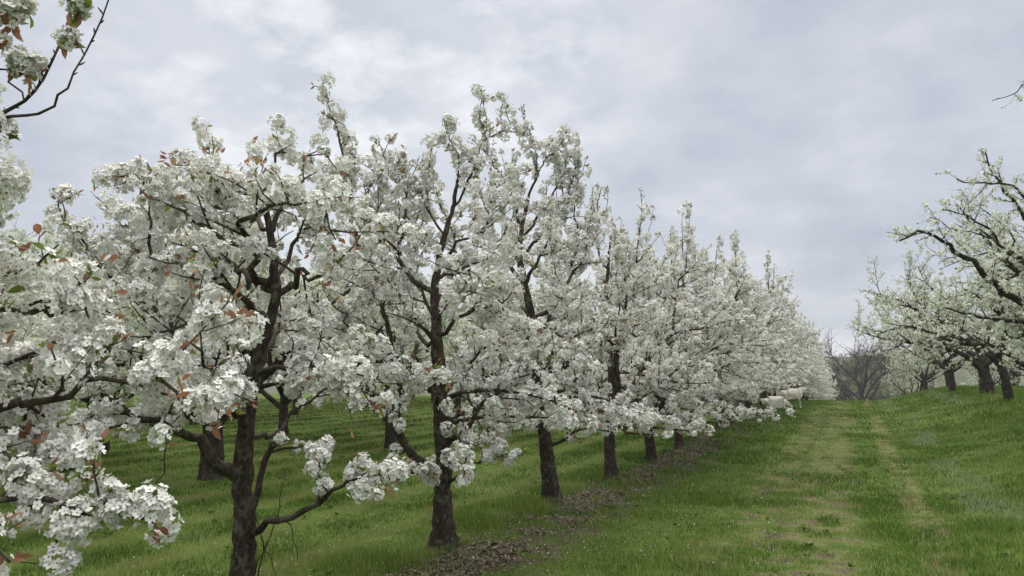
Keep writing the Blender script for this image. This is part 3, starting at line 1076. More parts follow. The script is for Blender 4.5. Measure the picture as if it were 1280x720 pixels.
def tree_second():
    D = 7.06
    T = Tree(102, lod=0, leaf=0.5, leaf_size=0.046, bronze=0.7, br_step=0.12, br_len=(0.28, 0.75), zmin=0.72, upright=9)
    t_ = lambda *p: tr(D, *p)
    b0 = P(555, 686, D)
    b0[2] = gz(b0[0], b0[1]) - 0.04
    T.stem([b0] + t_((554, 650), (553, 610), (556, 580), (552, 545), (551, 500), (547, 440), (545, 400), (543, 362), (548, 330), (556, 295), (566, 260), (572, 225)), 0.098, 0.014, flare=1.75)
    T.limb(t_((551, 590), (528, 580), (508, 560, -.1), (490, 530, -.1), (482, 515, -.1)), 0.046, 0.03, 0.5, 2)
    T.limb(t_((482, 515, -.1), (462, 506, -.15), (435, 493, -.2), (410, 480, -.3), (380, 478, -.4)), 0.028, 0.006, 0.2, 0.5)
    T.limb(t_((490, 530, -.1), (500, 505, 0), (504, 478, 0), (492, 435, 0), (483, 400, 0), (476, 380, 0), (452, 345, .1), (447, 315, .1), (440, 285, .1)), 0.040, 0.007, 0.25, 0.6)
    T.limb(t_((483, 400, 0), (462, 425, -.2), (440, 418, -.3), (432, 402, -.3), (430, 390, -.3), (410, 375, -.3)), 0.018, 0.005, 0.3, 0.6)
    T.limb(t_((554, 562), (580, 538, -.1), (600, 515, -.2), (615, 495, -.2), (645, 478, -.3), (670, 462, -.3)), 0.034, 0.006, 0.35, 0.6)
    T.limb(t_((556, 606), (570, 596, -.1), (585, 582, -.15), (600, 575, -.2), (622, 570, -.2), (650, 569, -.3)), 0.020, 0.004, 0.5, 0.75, ln=(0.1, 0.3))
    T.limb(t_((553, 580), (530, 590, -.6), (512, 592, -.8), (480, 598, -.9), (440, 600, -1.0)), 0.020, 0.004, 0.4, 0.45, ln=(0.12, 0.35))
    T.limb(t_((543, 365), (525, 355), (505, 340), (500, 318), (502, 300), (512, 272), (505, 240), (498, 215)), 0.028, 0.005, 0.25, 0.4)
    T.limb(t_((447, 315, .1), (440, 270, .1), (438, 235, .1), (430, 195, .1), (421, 160, .1), (410, 125, .1), (406, 98, .1)), 0.020, 0.004, 0.25, 0.2, ln=(0.10, 0.35), bloom_step=0.056)
    T.limb(t_((440, 270, .1), (415, 240, .1), (395, 215, .1), (380, 196, .1), (365, 188, .1)), 0.013, 0.003, 0.2, 0.3, ln=(0.1, 0.3))
    T.limb(t_((447, 315, .1), (470, 270, .1), (478, 235, .1), (482, 200, .1), (474, 180, .1)), 0.015, 0.004, 0.2, 0.3, ln=(0.12, 0.35))
    T.limb(t_((500, 318), (480, 290, -.2), (465, 265, -.3), (455, 230, -.3)), 0.014, 0.004, 0.2, 0.3)
    T.limb(t_((546, 420), (570, 400, -.2), (598, 385, -.3), (625, 380, -.4), (640, 365, -.4)), 0.024, 0.005, 0.25, 0.4)
    T.limb(t_((548, 330), (575, 305, -.1), (600, 290, -.1), (612, 262, -.1), (618, 235, -.1)), 0.020, 0.004, 0.25, 0.4)
    T.limb(t_((566, 260), (590, 215), (600, 185), (606, 160), (604, 118)), 0.012, 0.003, 0.2, 0.2, ln=(0.08, 0.25))
    T.limb(t_((572, 225), (570, 195), (560, 170), (555, 148)), 0.008, 0.003, 0.3, 0.1, ln=(0.06, 0.14), bloom_step=0.066)
    T.limb(t_((556, 295), (535, 265), (528, 235), (540, 205)), 0.012, 0.003, 0.2, 0.3)
    T.limb(t_((551, 500), (530, 480, -.6), (505, 465, -1.0), (480, 450, -1.3)), 0.028, 0.005, 0.3, 0.4)
    T.limb(t_((551, 520), (575, 490, .6), (590, 470, 1.1), (600, 450, 1.5)), 0.028, 0.005, 0.3, 0.4)
    T.limb(t_((547, 440), (520, 415, .5), (495, 395, 1.0), (470, 380, 1.4)), 0.026, 0.005, 0.3, 0.4)
    T.limb(t_((545, 400), (570, 370, -.6), (585, 350, -1.0), (590, 335, -1.3)), 0.024, 0.005, 0.3, 0.4)
    T.limb(t_((552, 500), (575, 470, .2), (600, 440, .3), (630, 420, .3), (650, 410, .3)), 0.022, 0.005, 0.2, 0.3)
    T.limb(t_((548, 430), (520, 400, -.3), (500, 370, -.4), (480, 350, -.4), (462, 330, -.4)), 0.022, 0.005, 0.2, 0.3)
    T.limb(t_((545, 380), (565, 345, .3), (570, 310, .4), (560, 275, .5), (545, 250, .5)), 0.020, 0.005, 0.2, 0.3)
    T.limb(t_((547, 350), (590, 330, .2), (625, 320, .2), (650, 300, .2)), 0.020, 0.005, 0.2, 0.3)
    T.limb(t_((490, 440), (465, 455, .3), (435, 450, .4), (405, 440, .5), (380, 420, .5)), 0.022, 0.005, 0.2, 0.3)
    T.limb(t_((546, 410), (520, 340, .3), (530, 310, .3), (525, 280, .2), (500, 260, .2)), 0.018, 0.005, 0.2, 0.3)
    for pts in (((606, 160), (603, 138), (602, 112)), ((606, 150), (612, 160), (609, 175)), ((478, 200), (484, 185), (492, 172)), ((498, 215), (502, 200), (507, 190)), ((455, 230), (445, 205), (440, 188))):
        T.limb(t_(*pts), 0.006, 0.0025, 0.4, 0.1, ln=(0.05, 0.10), bloom_step=0.075)
    skirt(T, b0, 4, 1.3, -1.2, 1.5)
    return T.finish('pear_tree', b0, 'white pear tree with a tall blossom plume at top left and a flared trunk foot', GROUP_ROW)


def tree_third():
    D = 9.6
    T = Tree(103, lod=0, leaf=0.4, leaf_size=0.044, bronze=0.65, br_step=0.125, br_len=(0.3, 0.85), zmin=0.65, upright=9)
    t_ = lambda *p: tr(D, *p)
    b0 = P(690, 628, D)
    b0[2] = gz(b0[0], b0[1]) - 0.04
    T.stem([b0] + t_((686, 590), (682, 555), (677, 515), (672, 470), (668, 430), (664, 395), (656, 355), (650, 320), (652, 285), (660, 250)), 0.10, 0.02, flare=1.6)
    T.limb(t_((683, 560), (700, 552, -.1), (718, 540, -.2), (735, 535, -.3), (760, 540, -.4)), 0.03, 0.005, 0.3, 0.4)
    T.limb(t_((672, 470), (640, 440), (615, 420, -.1), (600, 405, -.1), (585, 400, -.2)), 0.034, 0.006, 0.3, 0.5)
    T.limb(t_((665, 400), (690, 385), (712, 350, -.1), (730, 320, -.1), (735, 285, -.2)), 0.036, 0.006, 0.25, 0.45)
    T.limb(t_((656, 355), (635, 330), (620, 300), (610, 270), (600, 240), (585, 215)), 0.03, 0.005, 0.25, 0.4)
    T.limb(t_((652, 285), (640, 240), (615, 200), (600, 178), (625, 166), (650, 168), (668, 178)), 0.022, 0.005, 0.2, 0.3, ln=(0.15, 0.4), bloom_step=0.085)
    T.limb(t_((660, 250), (672, 215), (690, 190), (705, 178)), 0.018, 0.004, 0.2, 0.3, bloom_step=0.075)
    T.limb(t_((690, 190), (700, 215), (705, 250), (708, 290)), 0.012, 0.004, 0.1, 0.1, bloom_step=0.066, ln=(0.12, 0.3))
    T.limb(t_((650, 168), (636, 150), (630, 118)), 0.006, 0.003, 0.3, 0.1, ln=(0.06, 0.14))
    T.limb(t_((668, 178), (660, 160), (652, 138)), 0.006, 0.003, 0.3, 0.1, ln=(0.06, 0.14))
    T.limb(t_((677, 515), (700, 490, -.4), (725, 470, -.8), (745, 455, -1.2)), 0.034, 0.006, 0.25, 0.4)
    T.limb(t_((677, 515), (655, 500, -.5), (635, 505, -1.0), (620, 520, -1.4)), 0.03, 0.005, 0.25, 0.4)
    T.limb(t_((668, 430), (685, 400, .6), (700, 380, 1.2), (720, 360, 1.6)), 0.03, 0.005, 0.25, 0.4)
    T.limb(t_((664, 395), (640, 370, .6), (620, 350, 1.2), (600, 340, 1.5)), 0.03, 0.005, 0.25, 0.4)
    T.limb(t_((656, 355), (675, 320, -.5), (690, 290, -1.0), (685, 260, -1.3)), 0.026, 0.005, 0.25, 0.4)
    T.limb(t_((650, 320), (680, 290), (705, 255), (720, 215), (716, 190)), 0.024, 0.005, 0.25, 0.4, bloom_step=0.085)
    T.limb(t_((672, 470), (695, 440, .2), (720, 420, .2), (755, 405, .2), (780, 400, .2)), 0.03, 0.005, 0.3, 0.45)
    T.limb(t_((656, 355), (640, 300, .2), (645, 260, .3), (630, 225, .3), (640, 205, .3)), 0.020, 0.005, 0.2, 0.3)
    T.limb(t_((652, 300), (680, 260, .1), (700, 225, .1), (706, 200, .1), (690, 180, .1)), 0.020, 0.005, 0.2, 0.2)
    T.limb(t_((712, 350), (722, 300, 0), (718, 260, 0), (722, 225, 0)), 0.016, 0.005, 0.1, 0.1)
    T.limb(t_((668, 430), (640, 400, -.3), (620, 370, -.5), (615, 330, -.6)), 0.024, 0.005, 0.2, 0.3)
    T.limb(t_((664, 395), (700, 420, -.3), (730, 430, -.5), (760, 425, -.6)), 0.024, 0.005, 0.2, 0.3)
    T.limb(t_((680, 540), (650, 520, -.3), (625, 530, -.5), (605, 550, -.6)), 0.024, 0.005, 0.2, 0.3)
    for pts in (((630, 165), (629, 140), (630, 116)), ((655, 168), (656, 150), (654, 134)), ((690, 188), (700, 172), (712, 164)), ((716, 215), (722, 195), (719, 178)), ((735, 285), (742, 262), (741, 235)), ((745, 290), (756, 262), (758, 236)), ((672, 215), (668, 195), (676, 178))):
        T.limb(t_(*pts), 0.007, 0.0025, 0.4, 0.1, ln=(0.05, 0.12), bloom_step=0.08)
    skirt(T, b0, 4, 1.4, -2.6, 0.9)
    return T.finish('pear_tree', b0, 'white pear tree with an arched blossom shoot at its top, next behind the flared trunk', GROUP_ROW)


def skirt(T, b0, n, reach, a0, a1):
    """low limbs that arch out over the lane and hang"""
    for i in range(n):
        a_ = a0 + (a1 - a0) * (i + 0.5) / n + T.rng.normal(0, 0.15)
        st_ = b0 + np.array((0, 0, 1.0 + 0.5 * T.rng.random()))
        q = grow(st_, (math.cos(a_), math.sin(a_), 0.42), reach * T.rng.uniform(0.8, 1.15), 12, T.rng, up=-0.075, noise=0.07)
        lo = q[:, 2] < b0[2] + 0.82
        q[lo, 2] = b0[2] + 0.82
        T.limb(q, 0.026, 0.005, 0.25, 0.3, traced=False, ln=(0.2, 0.5))


def row_tree(seed, lod, base, label, group, bronze=0.6, name='pear_tree', hgt=4.6, rad=1.95, low=0.75, hang=4, **kw):
    T = Tree(seed, lod=lod, leaf=0.34, leaf_size=0.05, bronze=bronze, zmin=low + 0.12, upright=2.6, **kw)
    rng = T.rng
    b0 = np.asarray(base, float)
    lean = rng.normal(0, 0.06, 2)
    top = hgt * 0.78
    pts = [b0 + (0, 0, -0.05)]
    for f in (0.2, 0.4, 0.6, 0.8, 1.0):
        pts.append(b0 + np.array((lean[0] * f * 2 + rng.normal(0, 0.04), lean[1] * f * 2 + rng.normal(0, 0.04), top * f)))
    path, r_ = T.stem(pts, 0.095, 0.016, flare=1.5)
    cum = path_len(path)
    leaders = [path]
    a0 = rng.uniform(0, 6.28)
    for i in range(int(rng.integers(2, 4))):
        a_ = a0 + i * 2.2 + rng.normal(0, 0.3)
        p, t_, j, _ = at(path, cum, rng.uniform(0.75, 1.25))
        q = grow(p, (math.cos(a_), math.sin(a_), 0.75), top - 0.8 + rng.normal(0, 0.3), 16, rng, up=0.10, noise=0.13)
        w, q = T.limb(q, 0.055, 0.010, 0.3, 0.6, traced=False)
        leaders.append(q)
    k = 24
    for i in range(k):
        f = i / (k - 1)
        ld = leaders[i % len(leaders)]
        cl = path_len(ld)
        z = b0[2] + 0.8 + (top - 0.8) * f ** 1.2
        j = int(np.argmin(np.abs(ld[:, 2] - z)))
        p = ld[j]
        out_ = p[:2] - b0[:2]
        a_ = math.atan2(out_[1], out_[0]) + rng.normal(0, 0.9) if np.hypot(*out_) > 0.25 else i * 2.4 + rng.normal(0, 0.3)
        prof = math.sin(PI * min(1, 0.30 + 0.62 * f)) ** 0.6
        ln = max(0.45, rad * prof * rng.uniform(0.75, 1.12) + 0.25 * f - 0.6 * np.hypot(*out_))
        el = 0.12 + 0.7 * f + rng.normal(0, 0.15)
        n = max(6, int(ln / 0.11))
        q = grow(p, (math.cos(a_), math.sin(a_), el), ln, n, rng, up=0.035 - 0.02 * (1 - f), noise=0.14)
        lo = q[:, 2] < b0[2] + low
        q[lo, 2] = b0[2] + low
        T.limb(q, 0.034 - 0.019 * f, 0.005, 0.2, 0.3, traced=False)
    skirt(T, b0, hang, 1.5, -1.6, 1.2)
    for i in range(7):          # tall shoots that break the outline
        w_ = T.limbs[-1 - i]
        st_ = w_.path[int(len(w_.path) * rng.uniform(0.3, 0.9))]
        q = grow(st_, (rng.normal(0, 0.2), rng.normal(0, 0.2), 1), rng.uniform(0.6, 1.3), 9, rng, up=0.1, noise=0.07)
        T.limb(q, 0.011, 0.003, 0.2, 0.0, traced=False, ln=(0.08, 0.24), into=w_, bloom_step=0.075)
    return T.finish(name, b0, label, group)


tree_edge()
tree_first()
tree_second()
tree_third()

ORD = ['first', 'second', 'third', 'fourth', 'fifth', 'sixth', 'seventh', 'eighth', 'ninth', 'tenth', 'eleventh', 'twelfth']
ys = [8.95 + 2.45 * k for k in range(1, 29)]
protos = []
rs = random.Random(5)
for k, y in enumerate(ys):
    x = ROW_X + rs.uniform(-0.12, 0.12)
    yy = y + rs.uniform(-0.15, 0.15)
    lab = f'white pear tree of the lane row, {ORD[k]} trunk beyond the arched-top tree' if k < 9 else None
    if k < 9:
        pass
    elif y < 42:
        lab = 'white pear tree in the close-set far part of the lane row, near the sheep'
    else:
        lab = 'white pear tree in the blurred white end of the lane row, beyond the crest'
    base = (x, yy, gz(x, yy))
    if k < 3:
        r = row_tree(200 + k, 1, base, lab, GROUP_ROW)
    elif k < 8:
        r = row_tree(200 + k, 1 if k < 5 else 2, base, lab, GROUP_ROW, **(dict(hang=1, low=0.82 + 0.06 * k) if k < 5 else dict(hang=0, low=1.05, flower=0.024, per=26, cl_r=0.070, sides=(6, 5, 3, 3))))
        protos.append(r)
    else:
        r = copy_tree(protos[1 + (k * 2) % 4], base, PI + rs.uniform(-0.5, 0.5) if 29 < y < 41 else rs.uniform(-1.2, 1.2), rs.uniform(0.92, 1.08), lab, GROUP_ROW)

#@@OLD
# ------------------------------------------------------------------ old standard pear trees (right of the lane, and the rows behind)
def old_tree(seed, base, label, group, hgt=8.0, rad=3.6, name='old_pear_tree', dense=1.0, trunk_r=0.19, lean=(0, 0), extra=None, **kw):
    o = dict(lod=2, flower=0.022, per=9, cl_r=0.045, cl_step=0.100, bare=0.34, br_step=0.17, br_len=(0.35, 1.0), tw_step=0.12, tw_len=(0.10, 0.34),
             leaf=0.25, leaf_size=0.04, bronze=0.1, petal=M_PETAL_OLD, bark=M_BARK_OLD, limb_bark=M_BARK_OLD, upright=4.5, sides=(9, 6, 4, 3), zmin=0.8, up=0.05)
    o.update(kw)
    T = Tree(seed, **o)
    rng = T.rng
    b0 = np.asarray(base, float)
    fork = hgt * rng.uniform(0.15, 0.2)
    l3 = np.array((lean[0], lean[1], 0.0))
    path, _ = T.stem([b0 + (0, 0, -0.1), b0 + l3 * 0.25 + (0, 0, fork * 0.4), b0 + l3 * 0.6 + (0, 0, fork * 0.75), b0 + l3 + (0, 0, fork)], trunk_r, trunk_r * 0.75, flare=1.3)
    top = path[-1]
    k = 6
    for i in range(k):
        a_ = i * 2 * PI / k + rng.normal(0, 0.25)
        el = rng.uniform(0.45, 1.1) if i else 2.2
        ln = rng.uniform(0.75, 1.0) * math.hypot(rad, hgt * 0.42)
        n = int(ln / 0.28)
        w = Wood()
        q = grow(top - np.array((0, 0, rng.uniform(0.0, 0.35))), (math.cos(a_), math.sin(a_), el), ln, n, rng, up=0.03, noise=0.17)
        t_ = np.linspace(0, 1, len(q))
        rr = 0.012 + trunk_r * 0.48 * (1 - t_) ** 0.9
        q = resample(q, 0.12)
        rr = np.interp(np.linspace(0, 1, len(q)), t_, rr)
        w.tube(q, rr, o['sides'][1], rng, 0.2)
        cum = path_len(q)
        # crooked secondary limbs, flattened into spreading layers
        s = cum[-1] * 0.22
        while s < cum[-1]:
            p, tt, j, _ = at(q, cum, s)
            d = side_dir(tt, rng, 0.6, 1.2, 0.15)
            l2 = rng.uniform(0.9, 2.2) * (1.1 - 0.55 * s / cum[-1]) * rad / 3.6
            q2 = grow(p, d, l2, max(5, int(l2 / 0.18)), rng, up=0.02, noise=0.19)
            lo = q2[:, 2] < b0[2] + 0.9
            q2[lo, 2] = b0[2] + 0.9
            r2 = np.linspace(min(0.045, rr[j] * 0.6), 0.006, len(q2))
            w.tube(q2, r2, 5, rng, 0.15)
            T.branches(w, q2, r2, 0.12, step=o['br_step'] / dense)
            T.bloom(q2[len(q2) // 2:])
            s += rng.uniform(0.28, 0.55)
        T.branches(w, q, rr, 0.5, step=o['br_step'] / dense)
        w.path = q
        T.limbs.append(w)
    if extra:
        extra(T, top)
    for i in range(16):         # bare water shoots above the outline
        w = T.limbs[i % k]
        p = w.path[rng.integers(len(w.path) // 2, len(w.path))]
        q = grow(p, (rng.normal(0, 0.4), rng.normal(0, 0.4), 1), rng.uniform(0.5, 1.1), 6, rng, noise=0.08)
        w.tube(q, np.linspace(0.006, 0.002, 7), 3)
    return T.finish(name, b0, label, group)


def reach_in(T, top):
    def lim(r0, r1, d, *pts, f0=0.3, bloom=True):
        w = Wood()
        q = resample([top] + tr(d, *pts), 0.12, T.rng, 0.015)
        rr = r1 + (r0 - r1) * (1 - np.linspace(0, 1, len(q)))
        w.tube(q, rr, 7, T.rng, 0.2)
        w.path = q
        keep = T.o['bare'], T.o['cl_step']
        if not bloom:
            T.o['cl_step'] = 0.4
        T.branches(w, q, rr, f0, step=0.16, ln=(0.3, 0.9) if bloom else (0.15, 0.4))
        if bloom:
            T.bloom(q[len(q) // 2:])
        T.o['bare'], T.o['cl_step'] = keep
        T.limbs.append(w)
        return w
    lim(0.11, 0.012, 11.5, (1335, 425, .5), (1280, 380), (1255, 364), (1232, 345), (1217, 326, -.1), (1200, 318, -.1), (1178, 300, -.2), (1160, 291, -.2), (1142, 291, -.3), (1124, 301, -.3))
    lim(0.09, 0.010, 12.0, (1350, 330, .3), (1300, 300), (1272, 258), (1252, 228), (1240, 212), (1232, 190))
    lim(0.07, 0.008, 12.2, (1350, 350, .3), (1300, 325), (1262, 318), (1230, 282), (1200, 268), (1178, 262))
    lim(0.06, 0.008, 11.8, (1350, 300), (1300, 262), (1262, 232), (1228, 230), (1196, 224))
    lim(0.05, 0.004, 11.0, (1370, 260), (1330, 150), (1290, 106), (1272, 114), (1258, 122), (1240, 126), bloom=False)
    lim(0.08, 0.010, 12.4, (1335, 440, .5), (1290, 405), (1250, 400), (1215, 392), (1185, 385))


GROUP_R = 'old pear trees on the bank right of the lane'
RX = 4.3
op = []
ry = [15.5, 21.0, 26.8, 32.6, 38.6, 45.0, 52.0, 60.0, 70.0]
rl = ['old pear tree whose thick crooked limbs reach in against the sky at the right edge',
      'old pear tree with its trunk beyond the right edge, behind the reaching limbs',
      'old pear tree with the rightmost trunk in view on the right bank',
      'old pear tree with the thickest dark forked trunk on the right bank',
      'old pear tree third trunk left of the bank top on the right',
      'old pear tree with a slim leaning trunk near the left end of the right bank',
      'old pear tree low behind the bank, next after the slim leaning trunk',
      'low old pear tree beyond the crest, left of the right bank trunks',
      'old pear tree lowest and farthest left of the trees right of the lane']
for k, (y, lab) in enumerate(zip(ry, rl)):
    x = RX + rs.uniform(-0.3, 0.3)
    base = (x, y, gz(x, y))
    if k < 4:
        r = old_tree(300 + k, base, lab, GROUP_R, hgt=(6.2, 6.6, 7.0, 7.4)[k], rad=3.6, lean=(rs.uniform(-.35, .1), rs.uniform(-.2, .2)), extra=reach_in if k == 0 else None, trunk_r=(0.17, 0.14, 0.14, 0.22)[k])
        op.append(r)
    else:
        r = copy_tree(op[k % 2 + 1], base, 3.4 + k * 1.7, 0.95 - 0.04 * (k - 4), lab, GROUP_R)
# second row right, seen between the trunks of the first
for k, y in enumerate((23.0, 28.5, 34.0, 39.5, 45.0, 51.0, 58.0, 66.0, 75.0)):
    x = 9.6 + rs.uniform(-0.4, 0.4)
    copy_tree(op[(k + 1) % 4], (x, y, gz(x, y)), 2.3 * k, 0.9, 'old pear tree in the row beyond the right bank, between trunks', 'old pear trees beyond the right bank')

# rows behind the lane row, to the left
GROUP_L = 'old pear trees in the rows behind the lane row'
lp = []
for k in range(3):
    base = [(-8.9, 9.1), (-8.9, 14.1), (-8.9, 19.1)][k]
    lab = ['old pear tree with a thick trunk just behind the tree with bare foot shoots',
           'second old pear tree along the first row behind the lane row',
           'third old pear tree along the first row behind the lane row'][k]
    lp.append(old_tree(320 + k, (base[0], base[1], gz(*base)), lab, GROUP_L, hgt=5.6, rad=3.0, dense=1.4, bare=0.15, cl_step=0.085, per=14, cl_r=0.055, trunk_r=(0.18, 0.13, 0.12)[k]))
rows = [(-8.9, [4.0, 24.2, 29.2, 34.3, 39.4, 44.6], 'first'), (-13.6, [6.0, 11.0, 16.1, 21.2, 26.3, 31.4, 36.5], 'second'),
        (-18.6, [8.0, 13.0, 18.0, 23.0, 28.0, 33.0, 38.0], 'third'), (-23.8, [9.0, 14.0, 19.0, 24.0, 29.0, 34.0, 40.0], 'fourth')]
for X0, yl, nm in rows:
    for k, y in enumerate(yl):
        x = X0 + rs.uniform(-0.25, 0.25)
        yy = y + rs.uniform(-0.2, 0.2)
        copy_tree(lp[(k + len(nm)) % 3], (x, yy, gz(x, yy)), rs.uniform(0, 6.28), rs.uniform(0.92, 1.06),
                  f'pale old pear tree in the {nm} row behind the lane row', f'old pear trees of the {nm} row behind')

#@@FAR
# ------------------------------------------------------------------ beyond the crest
M_FAR = bark("bark_far", (0.03, 0.024, 0.02), (0.08, 0.065, 0.055), (0.08, 0.08, 0.06), 0.3)
M_SCRUB = petal_mat("scrub_leaf", (0.11, 0.125, 0.05), (0.20, 0.21, 0.10), 0.25)


def bare_tree(seed, base, hgt, label, group=None, name='bare_tree', levels=(9, 8, 7), spread=0.75):
    rng = np.random.default_rng(seed)
    b0 = np.asarray(base, float)
    root = empty(name, b0)
    tag(root, label, 'tree', group)
    w = Wood()
    tp = grow(np.zeros(3), (0, 0, 1), hgt * 0.4, 5, rng, noise=0.06)
    tp[0, 2] = -0.4
    w.tube(tp, np.linspace(hgt * 0.03, hgt * 0.018, 6), 7)
    w.build('trunk', M_FAR, root)
    c = Wood()
    for i in range(levels[0]):
        a_ = i * 2.4
        st_ = tp[2 + i % 4]
        q = grow(st_, (math.cos(a_) * spread, math.sin(a_) * spread, 0.9), hgt * rng.uniform(0.45, 0.6), 7, rng, up=0.05, noise=0.13)
        c.tube(q, np.linspace(hgt * 0.012, hgt * 0.003, 8), 5)
        for j in range(levels[1]):
            f = rng.integers(2, 8)
            d = side_dir(q[f] - q[f - 1], rng, 0.4, 1.0, 0.2) if True else None
            q2 = grow(q[f], d, hgt * rng.uniform(0.14, 0.26), 5, rng, up=0.06, noise=0.14)
            c.tube(q2, np.linspace(hgt * 0.004, hgt * 0.0016, 6), 3)
            for l in range(levels[2]):
                f2 = rng.integers(1, 6)
                q3 = grow(q2[f2], side_dir(q2[f2] - q2[f2 - 1], rng, 0.4, 1.0, 0.15), hgt * rng.uniform(0.06, 0.12), 3, rng, noise=0.15)
                c.tube(q3, np.linspace(hgt * 0.0020, hgt * 0.0010, 4), 3)
    c.build('crown', M_FAR, root)
    return root


def shrub(seed, base, r, h, label, group, mat=M_SCRUB, name='shrub'):
    rng = np.random.default_rng(seed)
    root = empty(name, base)
    tag(root, label, 'shrub', group)
    w = Wood()
    for k in range(6):
        q = grow((0, 0, -0.3), (rng.normal(0, 0.5), rng.normal(0, 0.5), 1), h * 0.8, 5, rng, noise=0.12)
        w.tube(q, np.linspace(0.06, 0.02, 6), 4)
    w.build('stem', M_FAR, root)
    n = 2600
    u = rng.normal(0, 1, (n, 3))
    u /= np.linalg.norm(u, axis=1)[:, None]
    lump = 0.35 + 1.2 * fbm(u[:, 0] * 2.3 + 5, u[:, 1] * 2.3 + u[:, 2] * 1.7 + 9, seed)
    rr = rng.random(n) ** 0.4 * lump
    p = u * rr[:, None] * np.array((r, r, h * 0.55)) + np.array((0, 0, h * 0.5))
    V, q, t_, _, _ = stamp(petal_template(2, rng), p, u + rng.normal(0, 0.5, u.shape), rng.uniform(0.10, 0.24, n) * r * 0.55, rng)
    mesh_obj('foliage', V, q, t_, (mat,), parent=root)
    return root


def far_point(px, d):
    v = CAM_M @ Vector(((px - 640) / FPX * d, 0, -d))
    return v.x, v.y


x, y = far_point(1074, 120)
bare_tree(401, (x, y, gz(x, y)), 15.0, 'big leafless tree with a rounded dark crown on the far slope', levels=(13, 10, 8))
wood_p = None
for k in range(26):
    px = 1008 + k * 7.0 + rs.uniform(-3, 3)
    d = 330 + rs.uniform(-30, 40)
    x, y = far_point(px, d)
    hh = 0.5 if px > 1090 else 0.3
    lab = 'leafless brown tree in the wood along the far skyline'
    if wood_p is None:
        wood_p = bare_tree(402, (x, y, gz(x, y)), 13.0, lab, 'bare trees along the far skyline', name='woodland_tree', levels=(11, 8, 6), spread=0.9)
        wood_p.scale = (hh, hh, hh)
    else:
        copy_tree(wood_p, (x, y, gz(x, y)), rs.uniform(0, 6.28), hh * rs.uniform(0.85, 1.2), lab, 'bare trees along the far skyline')
sp_ = [shrub(420 + k, (0, 0, 0), 3.6, 4.2, 'green-brown shrub on the far slope', 'shrubs on the far slope') for k in range(3)]
for k in range(85):
    px = 1010 + rs.uniform(0, 140)
    d = rs.choice((150, 175, 200, 230, 260, 290)) + rs.uniform(-12, 12)
    x, y = far_point(px, d)
    s_ = rs.uniform(0.4, 1.0) * (1.0 if d > 170 else 0.6)
    if k < 3:
        sp_[k].location = (x, y, gz(x, y))
        sp_[k].scale = (s_,) * 3
        sp_[k].rotation_euler = (0, 0, k)
    else:
        copy_tree(sp_[k % 3], (x, y, gz(x, y)), rs.uniform(0, 6.28), s_)

#@@SHEEP
# ------------------------------------------------------------------ two sheep beside the row
M_WOOL, t, b = new_mat("wool")
g = t.nodes.new("ShaderNodeTexCoord")
f = t_noise(t, g.outputs['Object'], 24, 4, 0.7)
t.links.new(t_ramp(t, f, [(0.3, (0.47, 0.44, 0.36)), (0.7, (0.70, 0.67, 0.58))]), b.inputs['Base Color'])
b.inputs['Roughness'].default_value = 1.0
bp = t.nodes.new("ShaderNodeBump")
bp.inputs['Strength'].default_value = 0.8
bp.inputs['Distance'].default_value = 0.03
t.links.new(f, bp.inputs['Height'])
t.links.new(bp.outputs[0], b.inputs['Normal'])


def sheep(name, verts, edges, rads, loc, rz, label):
    me = bpy.data.meshes.new(name)
    me.from_pydata(verts, edges, [])
    o = bpy.data.objects.new(name, me)
    C.objects.link(o)
    md = o.modifiers.new("skin", 'SKIN')
    md.use_smooth_shade = True
    sk = me.skin_vertices[0].data if me.skin_vertices else None
    if sk is None:
        me.attributes.new
        bpy.context.view_layer.objects.active = o
        bpy.ops.mesh.customdata_skin_add()
        sk = me.skin_vertices[0].data
    for i, r in enumerate(rads):
        sk[i].radius = r if isinstance(r, tuple) else (r, r)
        sk[i].use_root = (i == 0)
    sb = o.modifiers.new("sub", 'SUBSURF')
    sb.levels = sb.render_levels = 3
    tex = bpy.data.textures.new("fleece", 'CLOUDS')
    tex.noise_scale = 0.06
    dp = o.modifiers.new("fleece", 'DISPLACE')
    dp.texture = tex
    dp.strength = 0.05
    me.materials.append(M_WOOL)
    o.location = loc
    o.rotation_euler = (0, 0, rz)
    tag(o, label, 'sheep', 'sheep beside the tree row')
    return o


# x is forward; chest to rump, neck, head, ears, four jointed legs
sv = [(0, 0, .60), (.22, 0, .60), (.38, 0, .62), (-.22, 0, .61), (-.40, 0, .58), (.48, 0, .74), (.55, 0, .83), (.66, 0, .80), (.75, 0, .74),
      (.55, .10, .86), (.55, -.10, .86), (-.50, 0, .50), (-.53, 0, .36),
      (.30, .11, .42), (.31, .11, .24), (.30, .11, .02), (.28, -.11, .42), (.33, -.11, .24), (.38, -.11, .03),
      (-.32, .12, .40), (-.40, .12, .26), (-.36, .12, .02), (-.30, -.12, .40), (-.34, -.12, .26), (-.26, -.12, .03)]
se = [(0, 1), (1, 2), (0, 3), (3, 4), (2, 5), (5, 6), (6, 7), (7, 8), (6, 9), (6, 10), (4, 11), (11, 12),
      (1, 13), (13, 14), (14, 15), (1, 16), (16, 17), (17, 18), (3, 19), (19, 20), (20, 21), (3, 22), (22, 23), (23, 24)]
sr = [.25, .25, .19, .25, .19, .13, .10, .075, .05, .022, .022, .045, .03, .075, .045, .035, .075, .045, .035, .085, .045, .035, .085, .045, .035]
x, y = far_point(983, 32.0)
sheep('sheep', sv, se, sr, (x, y, gz(x, y) - 0.01), YAW + 0.25, 'cream woolly sheep standing in the grass beside the row, facing right')
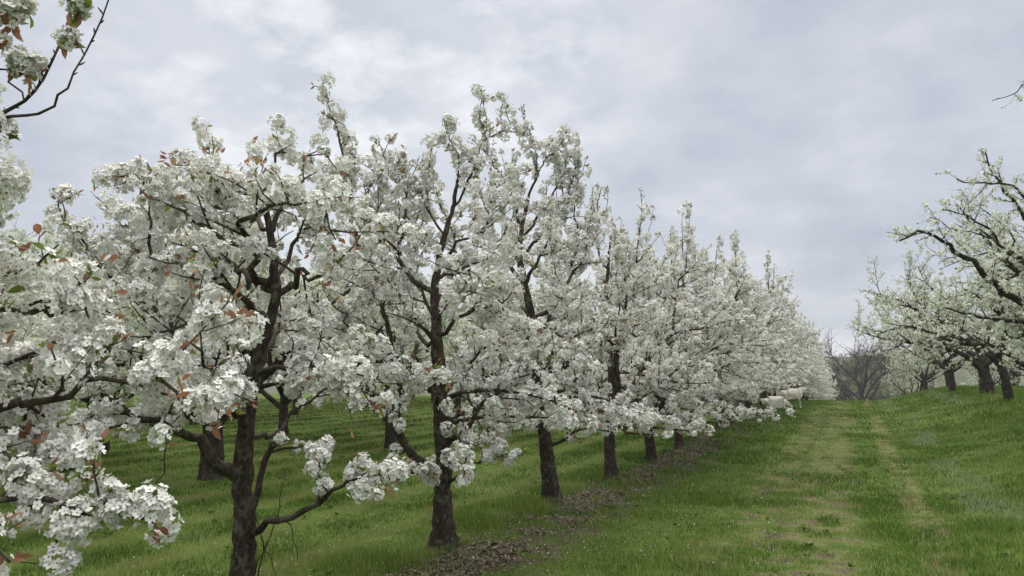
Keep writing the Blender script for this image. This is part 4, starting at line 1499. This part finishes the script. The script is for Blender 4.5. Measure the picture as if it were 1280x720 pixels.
gv_ = [(0, 0, .30), (.20, 0, .30), (.34, 0, .30), (-.20, 0, .31), (-.36, 0, .27), (.48, 0, .26), (.60, 0, .20), (.70, 0, .13), (.77, 0, .08),
       (.60, .10, .24), (.60, -.10, .24), (-.46, 0, .20),
       (.30, .18, .12), (.42, .20, .05), (.26, .21, .04), (.30, -.18, .12), (.42, -.20, .05), (.26, -.21, .04),
       (-.26, .20, .14), (-.08, .24, .06), (-.26, .26, .04), (-.26, -.20, .14), (-.08, -.24, .06), (-.26, -.26, .04)]
ge = [(0, 1), (1, 2), (0, 3), (3, 4), (2, 5), (5, 6), (6, 7), (7, 8), (6, 9), (6, 10), (4, 11),
      (1, 12), (12, 13), (13, 14), (1, 15), (15, 16), (16, 17), (3, 18), (18, 19), (19, 20), (3, 21), (21, 22), (22, 23)]
gr = [.26, .25, .20, .27, .20, .13, .10, .075, .05, .022, .022, .04, .07, .045, .035, .07, .045, .035, .08, .05, .035, .08, .05, .035]
x, y = far_point(962, 31.0)
sheep('sheep', gv_, ge, gr, (x, y, gz(x, y) - 0.01), YAW + 0.1, 'cream woolly sheep resting low in the grass, head down, left of the standing one')

#@@HAZE
# ------------------------------------------------------------------ the grey air of the day
hm = bpy.data.materials.new("haze_air")
hm.use_nodes = True
ht = hm.node_tree
ht.nodes.clear()
ho = ht.nodes.new("ShaderNodeOutputMaterial")
hv = ht.nodes.new("ShaderNodeVolumePrincipled")
hv.inputs['Color'].default_value = (0.93, 0.95, 1.0, 1)
hv.inputs['Density'].default_value = 0.0004
hv.inputs['Anisotropy'].default_value = 0.2
ht.links.new(hv.outputs[0], ho.inputs['Volume'])
hx0, hx1, hy0, hy1, hz0, hz1 = -760, 760, -80, 1480, -25, 45
hV = np.array([(x, y, z) for x in (hx0, hx1) for y in (hy0, hy1) for z in (hz0, hz1)], float)
hQ = np.array([(0, 1, 3, 2), (4, 6, 7, 5), (0, 4, 5, 1), (2, 3, 7, 6), (0, 2, 6, 4), (1, 5, 7, 3)])
tag(mesh_obj('haze', hV, hQ, mats=(hm,)), 'thin grey air haze over the orchard', 'haze', kind='stuff')
